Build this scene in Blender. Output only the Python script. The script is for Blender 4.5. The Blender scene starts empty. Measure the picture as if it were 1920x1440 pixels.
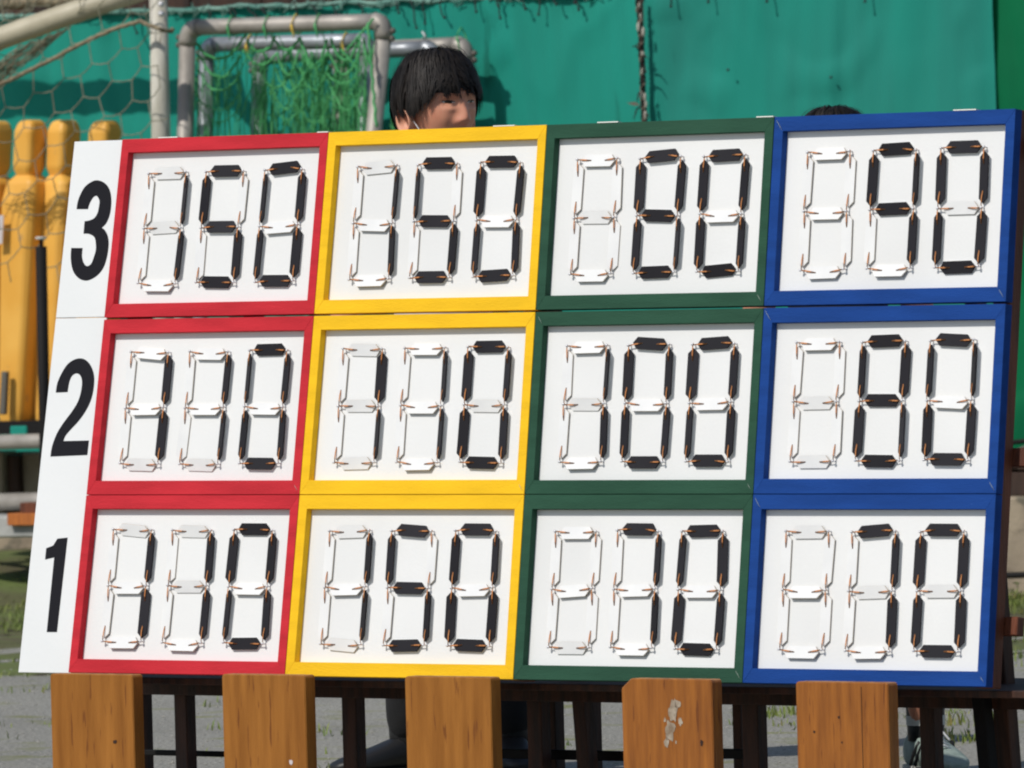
import bpy, bmesh, math, random
from mathutils import Vector, Matrix, noise

# ------------------------------------------------------------------ camera, sky, sun, exposure
scene = bpy.context.scene
F_PX, HC, YH = 18000.0, 1.33, 410.0           # focal length in photo pixels, eye height, horizon row
ROLL = -0.026125
PITCH = math.atan((720 - YH) / F_PX)
PSI, TH = 0.71452, 0.14651                    # scoreboard yaw and backward lean
cp, sp, cr, sr = math.cos(PITCH), math.sin(PITCH), math.cos(ROLL), math.sin(ROLL)
_r, _u, _d = Vector((1, 0, 0)), Vector((0, sp, cp)), Vector((0, cp, -sp))
CR, CU, CD = cr * _r + sr * _u, -sr * _r + cr * _u, _d
CAM = Vector((0, 0, HC))
cam = bpy.data.cameras.new('camera')
cam_ob = bpy.data.objects.new('camera', cam)
scene.collection.objects.link(cam_ob)
cam.sensor_width = 36.0
cam.lens = F_PX / 1920 * 36
cam.clip_start, cam.clip_end = 0.1, 2000
cam_ob.matrix_world = Matrix(((CR.x, CU.x, -CD.x, 0), (CR.y, CU.y, -CD.y, 0), (CR.z, CU.z, -CD.z, HC), (0, 0, 0, 1)))
cam.dof.use_dof = True
cam.dof.focus_distance = 21.6
cam.dof.aperture_fstop = 15.0
scene.camera = cam_ob
scene.cycles.filter_width = 2.1
scene.render.resolution_x, scene.render.resolution_y = 1024, 768

def yaw_basis(a): return Vector((math.cos(a), -math.sin(a), 0)), Vector((math.sin(a), math.cos(a), 0))
HB, BB = yaw_basis(PSI)                                   # along the board to the right, and away behind it
PHI = 0.54                                                # yaw of the fence line
HFN, BFN = yaw_basis(PHI)
H, BK = HB, BB
ZZ = Vector((0, 0, 1))
UP = math.cos(TH) * ZZ + math.sin(TH) * BK
NN = -math.cos(TH) * BK + math.sin(TH) * ZZ
SUN_DIR = (0.15 * H - 0.76 * UP - 1.0 * NN).normalized()   # direction the light travels

world = bpy.data.worlds.new('World'); scene.world = world; world.use_nodes = True
wn = world.node_tree
sky = wn.nodes.new('ShaderNodeTexSky'); sky.sky_type = 'NISHITA'; sky.sun_disc = False
sky.sun_elevation = math.asin(-SUN_DIR.z)
sky.sun_rotation = math.atan2(-SUN_DIR.x, -SUN_DIR.y)
wn.links.new(sky.outputs[0], wn.nodes['Background'].inputs[0])
wn.nodes['Background'].inputs[1].default_value = 0.085
sl = bpy.data.lights.new('sun', 'SUN'); sl.energy = 3.1; sl.angle = math.radians(0.53); sl.color = (1.0, 0.955, 0.89)
so = bpy.data.objects.new('sun', sl); scene.collection.objects.link(so)
so.rotation_euler = SUN_DIR.to_track_quat('-Z', 'Y').to_euler()
vs = scene.view_settings
vs.view_transform = 'Standard'; vs.look = 'None'; vs.exposure = 0.0; vs.gamma = 1.0
vs.use_curve_mapping = False

# ------------------------------------------------------------------ helpers
COL = scene.collection
rnd = random.Random(7)
def ray(px, py): return CD + CR * ((px - 960) / F_PX) - CU * ((py - 720) / F_PX)
def at(px, py, y0):
    """where the photo's pixel meets the upright plane parallel to the board that crosses x=0 at y0"""
    d = ray(px, py); o = Vector((0, y0, 0))
    t = (o - CAM).dot(BK) / d.dot(BK)
    return CAM + d * t
def on_ground(px, py, z=0.0):
    d = ray(px, py); return CAM + d * ((z - HC) / d.z)

class MB:
    def __init__(s): s.v, s.f, s.m, s.sm = [], [], [], []
    def quad(s, ids, m=0, smooth=False): s.f.append(tuple(ids)); s.m.append(m); s.sm.append(smooth)
    def add(s, vs_, fs, m=0, smooth=False):
        b = len(s.v); s.v += [Vector(p) for p in vs_]
        for f in fs: s.quad([b + i for i in f], m, smooth)
    def box(s, c, ax, ay, az, sx, sy, sz, m=0):
        c = Vector(c); P = []
        for k in (-1, 1):
            for j in (-1, 1):
                for i in (-1, 1): P.append(c + ax * (i * sx / 2) + ay * (j * sy / 2) + az * (k * sz / 2))
        s.add(P, [(0, 2, 3, 1), (4, 5, 7, 6), (0, 1, 5, 4), (2, 6, 7, 3), (0, 4, 6, 2), (1, 3, 7, 5)], m)
    def tube(s, pts, r, n=8, m=0, caps=True, smooth=True):
        pts = [Vector(p) for p in pts]; N = len(pts)
        if N < 2: return
        rs = r if isinstance(r, (list, tuple)) else [r] * N
        t0 = (pts[1] - pts[0]).normalized()
        ref = Vector((0, 0, 1)) if abs(t0.z) < .9 else Vector((1, 0, 0))
        a = t0.cross(ref).normalized(); b0 = len(s.v)
        for i in range(N):
            t = (pts[min(i + 1, N - 1)] - pts[max(i - 1, 0)])
            t = t.normalized() if t.length > 1e-9 else t0
            a = (a - t * a.dot(t)); a = a.normalized() if a.length > 1e-6 else t.orthogonal().normalized()
            b = t.cross(a)
            for k in range(n):
                w = 2 * math.pi * k / n
                s.v.append(pts[i] + (a * math.cos(w) + b * math.sin(w)) * rs[i])
        for i in range(N - 1):
            for k in range(n):
                k2 = (k + 1) % n
                s.quad((b0 + i * n + k, b0 + i * n + k2, b0 + (i + 1) * n + k2, b0 + (i + 1) * n + k), m, smooth)
        if caps:
            s.quad([b0 + k for k in range(n)][::-1], m); s.quad([b0 + (N - 1) * n + k for k in range(n)], m)
    def ball(s, c, r, nu=8, nv=5, m=0, sc=(1, 1, 1)):
        c = Vector(c); P = [c + Vector((0, 0, r * sc[2]))]; Fs = []
        for j in range(1, nv):
            a = math.pi * j / nv
            for i in range(nu):
                w = 2 * math.pi * i / nu
                P.append(c + Vector((math.sin(a) * math.cos(w) * r * sc[0], math.sin(a) * math.sin(w) * r * sc[1], math.cos(a) * r * sc[2])))
        P.append(c - Vector((0, 0, r * sc[2])))
        for i in range(nu): Fs.append((0, 1 + i, 1 + (i + 1) % nu))
        for j in range(nv - 2):
            for i in range(nu):
                q = 1 + j * nu; i2 = (i + 1) % nu
                Fs.append((q + i, q + nu + i, q + nu + i2, q + i2))
        e = len(P) - 1; q = 1 + (nv - 2) * nu
        for i in range(nu): Fs.append((q + i, e, q + (i + 1) % nu))
        s.add(P, Fs, m, True)
    def prism(s, poly, z0, z1, m=0, me=None):
        """polygon in xy, extruded z0..z1"""
        n = len(poly); P = [(x, y, z0) for x, y in poly] + [(x, y, z1) for x, y in poly]
        b = len(s.v); s.v += [Vector(p) for p in P]
        s.quad([b + i for i in range(n)][::-1], me if me is not None else m); s.quad([b + n + i for i in range(n)], m)
        for i in range(n):
            j = (i + 1) % n; s.quad((b + i, b + j, b + n + j, b + n + i), me if me is not None else m)
    def mesh(s, name, mats, bevel=0.0):
        me = bpy.data.meshes.new(name)
        me.from_pydata([tuple(p) for p in s.v], [], s.f)
        me.polygons.foreach_set('material_index', s.m)
        me.polygons.foreach_set('use_smooth', s.sm)
        if bevel:
            bm = bmesh.new(); bm.from_mesh(me)
            bmesh.ops.recalc_face_normals(bm, faces=bm.faces)
            bmesh.ops.bevel(bm, geom=list(bm.edges), offset=bevel, segments=1, affect='EDGES', clamp_overlap=True)
            bm.to_mesh(me); bm.free()
        me.update()
        for mt in (mats if isinstance(mats, (list, tuple)) else [mats]): me.materials.append(mt)
        return me
    def build(s, name, mats, parent=None, bevel=0.0):
        return link(name, s.mesh(name, mats, bevel), parent)
def link(name, data, parent=None, mat=None):
    o = bpy.data.objects.new(name, data); COL.objects.link(o)
    if parent: o.parent = parent
    if mat is not None: o.matrix_basis = mat
    return o
def tag(o, label=None, cat=None, group=None, kind=None):
    if label: o['label'] = label
    if cat: o['category'] = cat
    if group: o['group'] = group
    if kind: o['kind'] = kind
    return o
def empty(name, mat): 
    o = bpy.data.objects.new(name, None); COL.objects.link(o); o.empty_display_size = .1
    o.matrix_world = mat if isinstance(mat, Matrix) else Matrix.Translation(mat)
    return o
def local(mb, root):
    """move a builder's world points into the root's own space"""
    inv = root.matrix_world.inverted(); mb.v = [inv @ p for p in mb.v]; return mb
def frame_m(o, ax, ay, az):
    return Matrix(((ax.x, ay.x, az.x, o.x), (ax.y, ay.y, az.y, o.y), (ax.z, ay.z, az.z, o.z), (0, 0, 0, 1)))

# ------------------------------------------------------------------ materials
def srgb(r, g, b):
    f = lambda c: (c / 255 / 12.92) if c / 255 <= .04045 else ((c / 255 + .055) / 1.055) ** 2.4
    return (f(r), f(g), f(b), 1)
def mat(name, c, rough=.6, c2=None, scale=8, stretch=(1, 1, 1), bump=0.0, bscale=60, metal=0.0, spots=None, detail=4, lo=.35, hi=.65, spec=.5, rand=0.0, coord='Object'):
    m = bpy.data.materials.new(name); m.use_nodes = True
    nt = m.node_tree; N, L = nt.nodes, nt.links
    b = N['Principled BSDF']; b.inputs['Roughness'].default_value = rough; b.inputs['Metallic'].default_value = metal
    b.inputs['Specular IOR Level'].default_value = spec
    c = tuple(c) if len(c) == 4 else tuple(c) + (1,)
    b.inputs['Base Color'].default_value = c
    tc = N.new('ShaderNodeTexCoord'); mp = N.new('ShaderNodeMapping'); mp.inputs['Scale'].default_value = stretch
    L.new(tc.outputs[coord], mp.inputs[0]); vec = mp.outputs[0]
    if rand:
        oi = N.new('ShaderNodeObjectInfo'); cmb = N.new('ShaderNodeCombineXYZ')
        ml = N.new('ShaderNodeMath'); ml.operation = 'MULTIPLY'; ml.inputs[1].default_value = 37.0
        L.new(oi.outputs['Random'], ml.inputs[0])
        for k in range(3): L.new(ml.outputs[0], cmb.inputs[k])
        ad = N.new('ShaderNodeVectorMath'); L.new(vec, ad.inputs[0]); L.new(cmb.outputs[0], ad.inputs[1]); vec = ad.outputs[0]
    col = None
    if c2 is not None:
        nz = N.new('ShaderNodeTexNoise'); nz.inputs['Scale'].default_value = scale; nz.inputs['Detail'].default_value = detail
        L.new(vec, nz.inputs['Vector'])
        rp = N.new('ShaderNodeValToRGB'); rp.color_ramp.elements[0].position = lo; rp.color_ramp.elements[1].position = hi
        rp.color_ramp.elements[0].color = c; rp.color_ramp.elements[1].color = tuple(c2) if len(c2) == 4 else tuple(c2) + (1,)
        L.new(nz.outputs['Fac'], rp.inputs[0]); col = rp.outputs[0]
    if spots is not None:
        sc_, s_scale, s_pos = spots
        n2 = N.new('ShaderNodeTexNoise'); n2.inputs['Scale'].default_value = s_scale; n2.inputs['Detail'].default_value = 6
        L.new(vec, n2.inputs['Vector'])
        r2 = N.new('ShaderNodeValToRGB'); r2.color_ramp.elements[0].position = s_pos; r2.color_ramp.elements[1].position = s_pos + .05
        L.new(n2.outputs['Fac'], r2.inputs[0])
        mx = N.new('ShaderNodeMix'); mx.data_type = 'RGBA'
        L.new(r2.outputs[0], mx.inputs[0])
        if col is not None: L.new(col, mx.inputs[6])
        else: mx.inputs[6].default_value = c
        mx.inputs[7].default_value = tuple(sc_) if len(sc_) == 4 else tuple(sc_) + (1,)
        col = mx.outputs[2]
    if col is not None: L.new(col, b.inputs['Base Color'])
    if bump:
        n3 = N.new('ShaderNodeTexNoise'); n3.inputs['Scale'].default_value = bscale; n3.inputs['Detail'].default_value = 5
        L.new(vec, n3.inputs['Vector'])
        bp = N.new('ShaderNodeBump'); bp.inputs['Strength'].default_value = bump; bp.inputs['Distance'].default_value = .01
        L.new(n3.outputs['Fac'], bp.inputs['Height']); L.new(bp.outputs[0], b.inputs['Normal'])
    return m
def paint(name, rgb, dark=.80, chip=None):
    c = srgb(*rgb); c2 = tuple(x * dark for x in c[:3]) + (1,)
    return mat(name, c, .75, c2, 5, (1, 6, 6), bump=.22, bscale=70, spots=(chip or tuple(min(1, x * 1.6 + .05) for x in c[:3]), 34, .77), rand=1, spec=.12)
M = {}
M['red'] = paint('red_paint', (203, 50, 60))
M['yellow'] = paint('yellow_paint', (249, 197, 38), .88)
M['green'] = paint('dark_green_paint', (47, 84, 66))
M['blue'] = paint('blue_paint', (28, 70, 143))
M['board'] = mat('white_board', srgb(232, 233, 232), .55, srgb(222, 223, 222), 2.2, lo=.42, hi=.8, detail=6, bump=.05, bscale=150, rand=1, spec=.35)
M['flap_white'] = mat('white_card', srgb(236, 237, 236), .5, srgb(228, 229, 229), 12, rand=1, spec=.35)
M['flap_black'] = mat('black_card', (.012, .011, .014), .62, (.024, .023, .028), 1.5, bump=.03, bscale=120, spec=.2, spots=((.2, .19, .18), 55, .76), rand=1)
M['flap_edge'] = mat('card_edge', srgb(206, 196, 180), .8)
M['hole'] = mat('dark_hole', (.02, .02, .02), .9)
M['cord'] = mat('copper_cord', srgb(222, 158, 104), .7, srgb(196, 126, 74), 60, spec=.2)
M['screw'] = mat('zinc_screw', srgb(215, 215, 218), .35, metal=.35)
M['strip'] = mat('white_plate', srgb(232, 234, 234), .5, srgb(225, 228, 228), 2, bump=.04, bscale=80, spec=.35)
M['ink'] = mat('black_ink', (.014, .014, .018), .75, spec=.12)
M['scratch'] = mat('paint_scratch', srgb(160, 170, 160), .8)
M['tape'] = mat('white_tape', srgb(236, 236, 228), .5)
M['stand'] = mat('stained_timber', srgb(112, 58, 32), .6, srgb(78, 38, 20), 6, (6, 6, .7), bump=.25, bscale=30, coord='Object', rand=1)
M['plank'] = mat('varnished_pine', srgb(164, 108, 46), .6, srgb(132, 82, 30), 2.4, (16, 16, 1.5), bump=.25, bscale=12, detail=9, rand=1, spots=(srgb(118, 70, 30), 5.5, .63), spec=.2, lo=.28, hi=.72)
M['plank2'] = mat('glossy_grained_pine', srgb(162, 100, 38), .42, srgb(130, 76, 28), 2.0, (34, 34, 3.0), bump=.2, bscale=8, detail=9, rand=1, spots=(srgb(112, 62, 24), 3.2, .64), spec=.35, lo=.3, hi=.7)
M['plank_end'] = mat('plank_end_grain', srgb(186, 140, 88), .7, srgb(110, 70, 34), 40, rand=1)
M['scar'] = mat('bare_chipped_patch', srgb(176, 164, 146), .85, srgb(128, 110, 90), 40, bump=.3)
M['knot'] = mat('dark_knot', srgb(48, 26, 14), .8)
M['bench'] = mat('dark_stained_wood', srgb(74, 40, 22), .65, srgb(44, 24, 14), 7, (7, 7, .9), bump=.2, bscale=30, rand=1)
M['blackmetal'] = mat('black_steel', (.010, .009, .009), .7, spec=.2)
M['pipe'] = mat('weathered_pipe', srgb(176, 170, 162), .5, srgb(148, 142, 134), 9, (1, 1, 1), bump=.12, bscale=40, metal=.25, spots=(srgb(104, 84, 66), 16, .68), rand=1)
M['pipe2'] = mat('galvanised_pipe', srgb(168, 174, 180), .42, srgb(138, 142, 146), 7, bump=.08, bscale=40, metal=.4, rand=1)
M['goalpaint'] = mat('chalky_white_paint', srgb(206, 202, 190), .6, srgb(170, 166, 150), 7, (3, 3, .6), bump=.15, bscale=30, spots=(srgb(128, 120, 104), 10, .66))
M['goalstay'] = mat('cream_pipe', srgb(196, 188, 164), .5, srgb(168, 160, 136), 6, bump=.08, bscale=30)
M['twine'] = mat('grey_twine', srgb(144, 142, 122), .9, srgb(122, 120, 102), 40, spec=.1)
M['rope'] = mat('weathered_rope', srgb(150, 138, 112), .9, srgb(112, 100, 80), 60, bump=.4, bscale=150)
M['gnet'] = mat('green_net', srgb(98, 182, 118), .75, srgb(70, 150, 92), 30, spec=.15)
M['yrope'] = mat('yellow_string', srgb(214, 180, 70), .8)
M['dummy'] = mat('yellow_plastic', srgb(240, 184, 84), .55, srgb(230, 168, 64), 4, bump=.06, bscale=20, rand=1, spots=(srgb(196, 150, 84), 9, .66))
M['label'] = mat('faded_label', srgb(206, 196, 196), .6)
M['slot'] = mat('dull_grey_slot', srgb(96, 92, 84), .6)
M['teal'] = mat('teal_sheet', srgb(36, 142, 126), .62, srgb(36, 134, 118), 1.4, (3, 3, .8), bump=.1, bscale=220, spots=(srgb(30, 112, 98), 2.2, .66), spec=.08)
M['teal2'] = mat('teal_sheet_far', srgb(36, 136, 121), .62, srgb(42, 126, 114), 1.2, (3, 3, .7), bump=.1, bscale=220, spots=(srgb(34, 108, 98), 2.4, .64), spec=.08)
M['bgreen'] = mat('bright_green_sheet', srgb(10, 112, 70), .62, srgb(10, 96, 62), 1.6, bump=.1, bscale=220, spec=.08)
M['hem'] = mat('frayed_hem', srgb(120, 158, 144), .8, srgb(84, 130, 118), 14)
M['black_string'] = mat('black_string', (.02, .022, .022), .85)
M['darkwood'] = mat('dark_boards', srgb(70, 48, 36), .8, srgb(42, 30, 24), 5, (6, 6, .8), bump=.2, bscale=30, rand=1)
M['concrete'] = mat('weathered_concrete', srgb(158, 144, 124), .9, srgb(128, 116, 100), 5, bump=.4, bscale=50, spots=(srgb(104, 98, 84), 7, .62))
M['grey_slab'] = mat('pale_stone', srgb(176, 176, 172), .85, srgb(140, 142, 140), 8, bump=.3, bscale=40)
M['orange_board'] = mat('orange_brown_board', srgb(190, 112, 44), .6, srgb(160, 88, 34), 8, (8, 1, 1))
M['grass'] = mat('grass_blades', srgb(96, 116, 48), .7, srgb(128, 138, 62), 3, spots=(srgb(150, 140, 84), 9, .6))
M['weed'] = mat('weed_leaf', srgb(92, 132, 48), .6, srgb(120, 156, 62), 12)
M['bankm'] = mat('turf_and_soil', srgb(98, 112, 56), .95, srgb(88, 82, 58), 3.5, bump=.6, bscale=30, spots=(srgb(62, 52, 38), 5, .6))
M['skin'] = mat('skin', srgb(218, 160, 130), .5, srgb(208, 140, 112), 14, bump=.03, bscale=300, spec=.4)
M['skin'].node_tree.nodes['Principled BSDF'].inputs['Subsurface Weight'].default_value = .12
M['skin'].node_tree.nodes['Principled BSDF'].inputs['Subsurface Radius'].default_value = (.012, .004, .002)
M['hair'] = mat('black_hair', (.009, .007, .006), .62, (.020, .015, .012), 30, spec=.35)
M['eye'] = mat('dark_eye', (.01, .007, .006), .2)
M['eyewhite'] = mat('eye_white', srgb(205, 196, 190), .3)
M['lip'] = mat('lip', srgb(168, 92, 84), .5)
M['shirt'] = mat('white_gym_shirt', srgb(212, 214, 216), .85, srgb(196, 198, 202), 6, bump=.3, bscale=25)
M['navy'] = mat('navy_gym_shirt', srgb(34, 40, 62), .85, srgb(26, 32, 50), 6, bump=.3, bscale=25)
M['trouser'] = mat('black_trousers', (.007, .007, .008), .9, (.011, .011, .012), 6, bump=.3, bscale=25)
M['blackshoe'] = mat('black_shoe', (.012, .012, .013), .5)
M['greyshoe'] = mat('grey_green_mesh_shoe', srgb(158, 172, 164), .75, srgb(132, 148, 140), 40, bump=.3, bscale=200)
M['sole'] = mat('pale_sole', srgb(196, 196, 188), .7)
M['wire'] = mat('white_wire', srgb(220, 220, 220), .4)
M['leafdry'] = mat('dry_leaf', srgb(110, 96, 84), .8)
M['bark_rope'] = mat('dark_lacing', srgb(46, 36, 32), .9, srgb(30, 24, 22), 40)
M['knotwhite'] = mat('frayed_white_knot', srgb(176, 170, 158), .9)

# ground: worn grey asphalt with grit and moss
gm = bpy.data.materials.new('worn_asphalt'); gm.use_nodes = True
nt = gm.node_tree; N, L = nt.nodes, nt.links; bs = N['Principled BSDF']; bs.inputs['Roughness'].default_value = .95
tc = N.new('ShaderNodeTexCoord')
def gnoise(sc, det=4):
    n = N.new('ShaderNodeTexNoise'); n.inputs['Scale'].default_value = sc; n.inputs['Detail'].default_value = det; L.new(tc.outputs['Object'], n.inputs['Vector']); return n
def gramp(src, p0, c0, p1, c1):
    r = N.new('ShaderNodeValToRGB'); r.color_ramp.elements[0].position = p0; r.color_ramp.elements[1].position = p1
    r.color_ramp.elements[0].color = c0; r.color_ramp.elements[1].color = c1; L.new(src, r.inputs[0]); return r
grit = gramp(gnoise(90, 5).outputs['Fac'], .34, srgb(108, 107, 101), .68, srgb(184, 181, 171))
moss = gramp(gnoise(5, 6).outputs['Fac'], .56, (0, 0, 0, 1), .70, (1, 1, 1, 1))
big = gramp(gnoise(1.2, 4).outputs['Fac'], .3, (.82, .82, .82, 1), .7, (1, 1, 1, 1))
m1 = N.new('ShaderNodeMix'); m1.data_type = 'RGBA'; L.new(moss.outputs[0], m1.inputs[0]); L.new(grit.outputs[0], m1.inputs[6]); m1.inputs[7].default_value = srgb(132, 134, 92)
m2 = N.new('ShaderNodeMix'); m2.data_type = 'RGBA'; m2.blend_type = 'MULTIPLY'; m2.inputs[0].default_value = 1; L.new(m1.outputs[2], m2.inputs[6]); L.new(big.outputs[0], m2.inputs[7])
L.new(m2.outputs[2], bs.inputs['Base Color'])
bp = N.new('ShaderNodeBump'); bp.inputs['Strength'].default_value = .7; bp.inputs['Distance'].default_value = .008
L.new(gnoise(140, 4).outputs['Fac'], bp.inputs['Height']); L.new(bp.outputs[0], bs.inputs['Normal'])

# ------------------------------------------------------------------ ground and fence base
H, BK = HFN, BFN
FY = 33.0                                      # the fence line crosses x=0 here
def FP(a, z, t=0.0): return Vector((0, FY, 0)) + H * a - BK * t + ZZ * z
def fa(px, py=700, y0=FY): return (at(px, py, y0) - Vector((0, y0, 0))).dot(H)
g = MB(); g.add([(-300, -60, 0), (300, -60, 0), (300, 500, 0), (-300, 500, 0)], [(0, 1, 2, 3)])
tag(g.build('ground', gm), kind='structure')

# turf bank along the foot of the fence
bank = MB(); NA, NT = 90, 14
for i in range(NA + 1):
    a = -3.6 + 7.2 * i / NA
    for j in range(NT + 1):
        t = -.3 + 5.0 * j / NT
        rise = max(0, min(1, (-a - .2) / 1.6))
        z = .004 + (.035 + .17 * rise) * max(0, 1 - max(0, t) / (1.6 + 2.4 * rise)) ** 1.4
        z += .02 * noise.noise(Vector((a * 5, t * 5, 0))) * (1 if j < NT else 0)
        if j == NT: z = -.03
        bank.v.append(FP(a, z, t + .12 * noise.noise(Vector((a * 2.3, 4, t)))))
for i in range(NA):
    for j in range(NT):
        q = i * (NT + 1) + j; bank.quad((q, q + 1, q + NT + 2, q + NT + 1), 0, True)
tag(bank.build('grass_bank', M['bankm']), kind='structure')

# low concrete wall under the fence
wall = empty('low_concrete_wall', FP(0, 0, 0)); inv = wall.matrix_world.inverted()
tag(wall, 'low weathered beige concrete wall at the foot of the fence', 'wall')
for k in range(6):
    b = MB(); a0 = -3.6 + k * 1.2
    b.box(FP(a0 + .6, .15, -.02), H, BK, ZZ, 1.194, .12, .42); local(b, wall).build('concrete_block', M['concrete'], wall, bevel=.008)
# dark boards above the wall, below the hanging sheets
brd = empty('board_fence', FP(0, .36, 0)); tag(brd, 'dark brown horizontal boards between concrete wall and green sheets', 'fence')
for k in range(3):
    for s in range(3):
        b = MB(); b.box(FP(-2.4 + s * 2.4, .40 + k * .085, -.06 - .004 * k), H, BK, ZZ, 2.39, .025, .078)
        local(b, brd).build('board', M['darkwood'], brd, bevel=.003)
# timber wall standing behind the sheets, seen above their frayed top edge
tw = empty('timber_wall', FP(0, 0, -.6)); tag(tw, 'dark timber wall seen in the gap above the teal sheet at top left', 'wall')
for k in range(24):
    b = MB(); b.box(FP(-3.6 + k * .3, 1.6, -.6 - .004 * (k % 2)), H, BK, ZZ, .294, .03, 3.2); local(b, tw).build('plank', M['darkwood'], tw, bevel=.003)

# ------------------------------------------------------------------ hanging sheets
def sheet(name, label, a0, a1, ztop, zbot, m, seed, t0=0.0, amp=.019, slope=0.0):
    root = empty(name, FP((a0 + a1) / 2, zbot, t0)); tag(root, label, 'sheet')
    b = MB(); na, nz = int((a1 - a0) / .02), 90
    for i in range(na + 1):
        a = a0 + (a1 - a0) * i / na
        for j in range(nz + 1):
            w = j / nz; zt = ztop(a) if callable(ztop) else ztop
            z = zbot + (zt - zbot) * w
            skew = a + .10 * z * math.sin(seed)
            fold = noise.noise(Vector((skew * 9 + seed, z * .8, seed))) * amp * (.35 + .65 * w)
            fold += noise.noise(Vector((skew * 22 + seed * 3, z * 1.7, 2))) * amp * .55
            fold += noise.noise(Vector((a * 1.6, z * 1.3, seed * 2))) * amp * .9
            d = noise.noise(Vector((a * 5 - z * 3.5, a * 2 + z * 4.5, seed + 9)))
            fold += max(0, d - .25) * amp * 1.3
            cr_ = noise.noise(Vector((a * 3.1 + z * 1.9 + seed, z * 1.1 - a * .6, seed + 4)))
            fold += amp * .55 * max(0, 1 - abs(cr_) * 7) * max(0, noise.noise(Vector((a * 1.7, z * 2.1, seed + 7))) + .25)
            if j == nz: z += .012 * noise.noise(Vector((a * 14, seed, 1)))
            b.v.append(FP(a, z, t0 + fold))
    for i in range(na):
        for j in range(nz):
            q = i * (nz + 1) + j; b.quad((q, q + nz + 1, q + nz + 2, q + 1), 0, True)
    local(b, root).build('cloth', m, root)
    return root
aS1, aS2 = fa(1203, 120), fa(1866, 100)
ztop_of = lambda a: max(2.27, 2.205 - (a + 1.9) * .0) if False else 2.235
zt_left = at(150, 24, FY).z
s1 = sheet('hanging_sheet', 'long wrinkled teal sheet behind the boy and the steel goals', -3.4, aS1 - .004, zt_left, .55, M['teal'], 1.3)
s2 = sheet('hanging_sheet', 'teal sheet right of the laced dark seam, behind the second head', aS1 + .004, aS2 - .004, zt_left + .03, .5, M['teal2'], 4.1, .004)
s3 = sheet('hanging_sheet', 'brighter green sheet at the far right edge', aS2 - .05, aS2 + 1.6, zt_left + .05, .5, M['bgreen'], 2.2, -.022)
# pale frayed hem and knotted strings along the top edge
hb = MB()
pts = []
for i in range(260):
    a = -3.2 + (aS1 + 3.2) * i / 259
    pts.append(FP(a, zt_left - .004 + .012 * noise.noise(Vector((a * 9, 3, 0))), .012))
hb.tube(pts, [.010 + .005 * noise.noise(Vector((i * .4, 0, 8))) for i in range(260)], 6)
for i in range(120):
    a = -3.0 + (aS1 + 2.9) * rnd.random(); z = zt_left + rnd.uniform(-.008, .006)
    hb.tube([FP(a, z, .018), FP(a + rnd.uniform(-.03, .03), z - rnd.uniform(.005, .028), .024), FP(a + rnd.uniform(-.05, .05), z + rnd.uniform(-.02, .02), .022)], .0022, 4)
local(hb, s1).build('frayed_hem', M['hem'], s1)
strings = [(781, 52, -4), (797, 44, 5), (833, 33, 3), (748, 24, 1), (595, 28, -6), (630, 26, 3), (680, 22, 0), (893, 22, 8), (938, 34, 12), (935, 12, 4), (985, 17, -8), (1010, 27, 6), (257, 62, 1), (392, 40, 6), (430, 44, 8), (445, 38, -4), (480, 30, -5), (497, 24, 0), (500, 36, 3), (555, 30, 8), (1043, 8, 4), (1085, 18, -6), (1078, 6, 0)]
for px, py, dx in strings:
    y1 = py; top = FP(fa(px + dx, -6), zt_left - .003, .03); bot = at(px, y1, FY - .045)
    b = MB(); mid = (top + bot) / 2 + H * rnd.uniform(-.012, .012)
    q = [top, (top + mid) / 2 + H * rnd.uniform(-.006, .006), mid, (mid + bot) / 2 + H * rnd.uniform(-.005, .005), bot]
    b.tube(q, .0027, 5); b.ball(bot, .0055, 6, 4)
    local(b, s1).build('tie_string', M['black_string'], s1)
for px, py, dx in [(1258, 12, 6), (1328, 4, 2), (1438, 3, 0), (1622, 3, 1)]:
    top = FP(fa(px + dx, -6), zt_left + .02, .03); bot = at(px, py, FY - .045)
    b = MB(); b.tube([top, (top + bot) / 2 + H * .006, bot], .0027, 5); b.ball(bot, .005, 6, 4); local(b, s2).build('tie_string', M['black_string'], s2)
for px, py in [(1365, 131), (1558, 145)]:
    b = MB(); b.ball(at(px, py, FY - .05), .005, 6, 4); local(b, s2).build('eyelet', M['black_string'], s2)
# lacing rope down the seam
lace = empty('lacing_rope', FP(aS1, .6, .03)); tag(lace, 'dark frayed rope lacing the seam between two teal sheets', 'rope')
path = [(1197, -10), (1199, 30), (1201, 60), (1203, 75), (1203, 100), (1205, 130), (1205, 160), (1205, 185), (1207, 205), (1209, 225), (1211, 260), (1212, 330)]
for s in range(3):
    b = MB(); q = []
    for i in range(121):
        w = i / 120 * (len(path) - 1); k = min(int(w), len(path) - 2); fr = w - k
        px = path[k][0] * (1 - fr) + path[k + 1][0] * fr; py = path[k][1] * (1 - fr) + path[k + 1][1] * fr
        ph = i * .62 + s * 2.1; rr = .006 + .003 * noise.noise(Vector((i * .12, s, 0)))
        q.append(at(px, py, FY - .05) + H * rr * math.cos(ph) - BK * rr * math.sin(ph))
    b.tube(q, [.0052 + .003 * noise.noise(Vector((i * .3, s, 5))) for i in range(121)], 6)
    local(b, lace).build('strand', M['bark_rope'] if s < 2 else M['leafdry'], lace)
for px, py, r in [(1197, 51, .012), (1206, 60, .012), (1201, 30, .007), (1203, 100, .006), (1206, 101, .006), (1204, 134, .008), (1202, 178, .010), (1209, 182, .010), (1211, 196, .009), (1210, 216, .011), (1199, 10, .006)]:
    b = MB(); b.ball(at(px, py, FY - .07), r, 7, 5, sc=(.55, .5, 1.5)); local(b, lace).build('knot', M['knotwhite'], lace)
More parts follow.
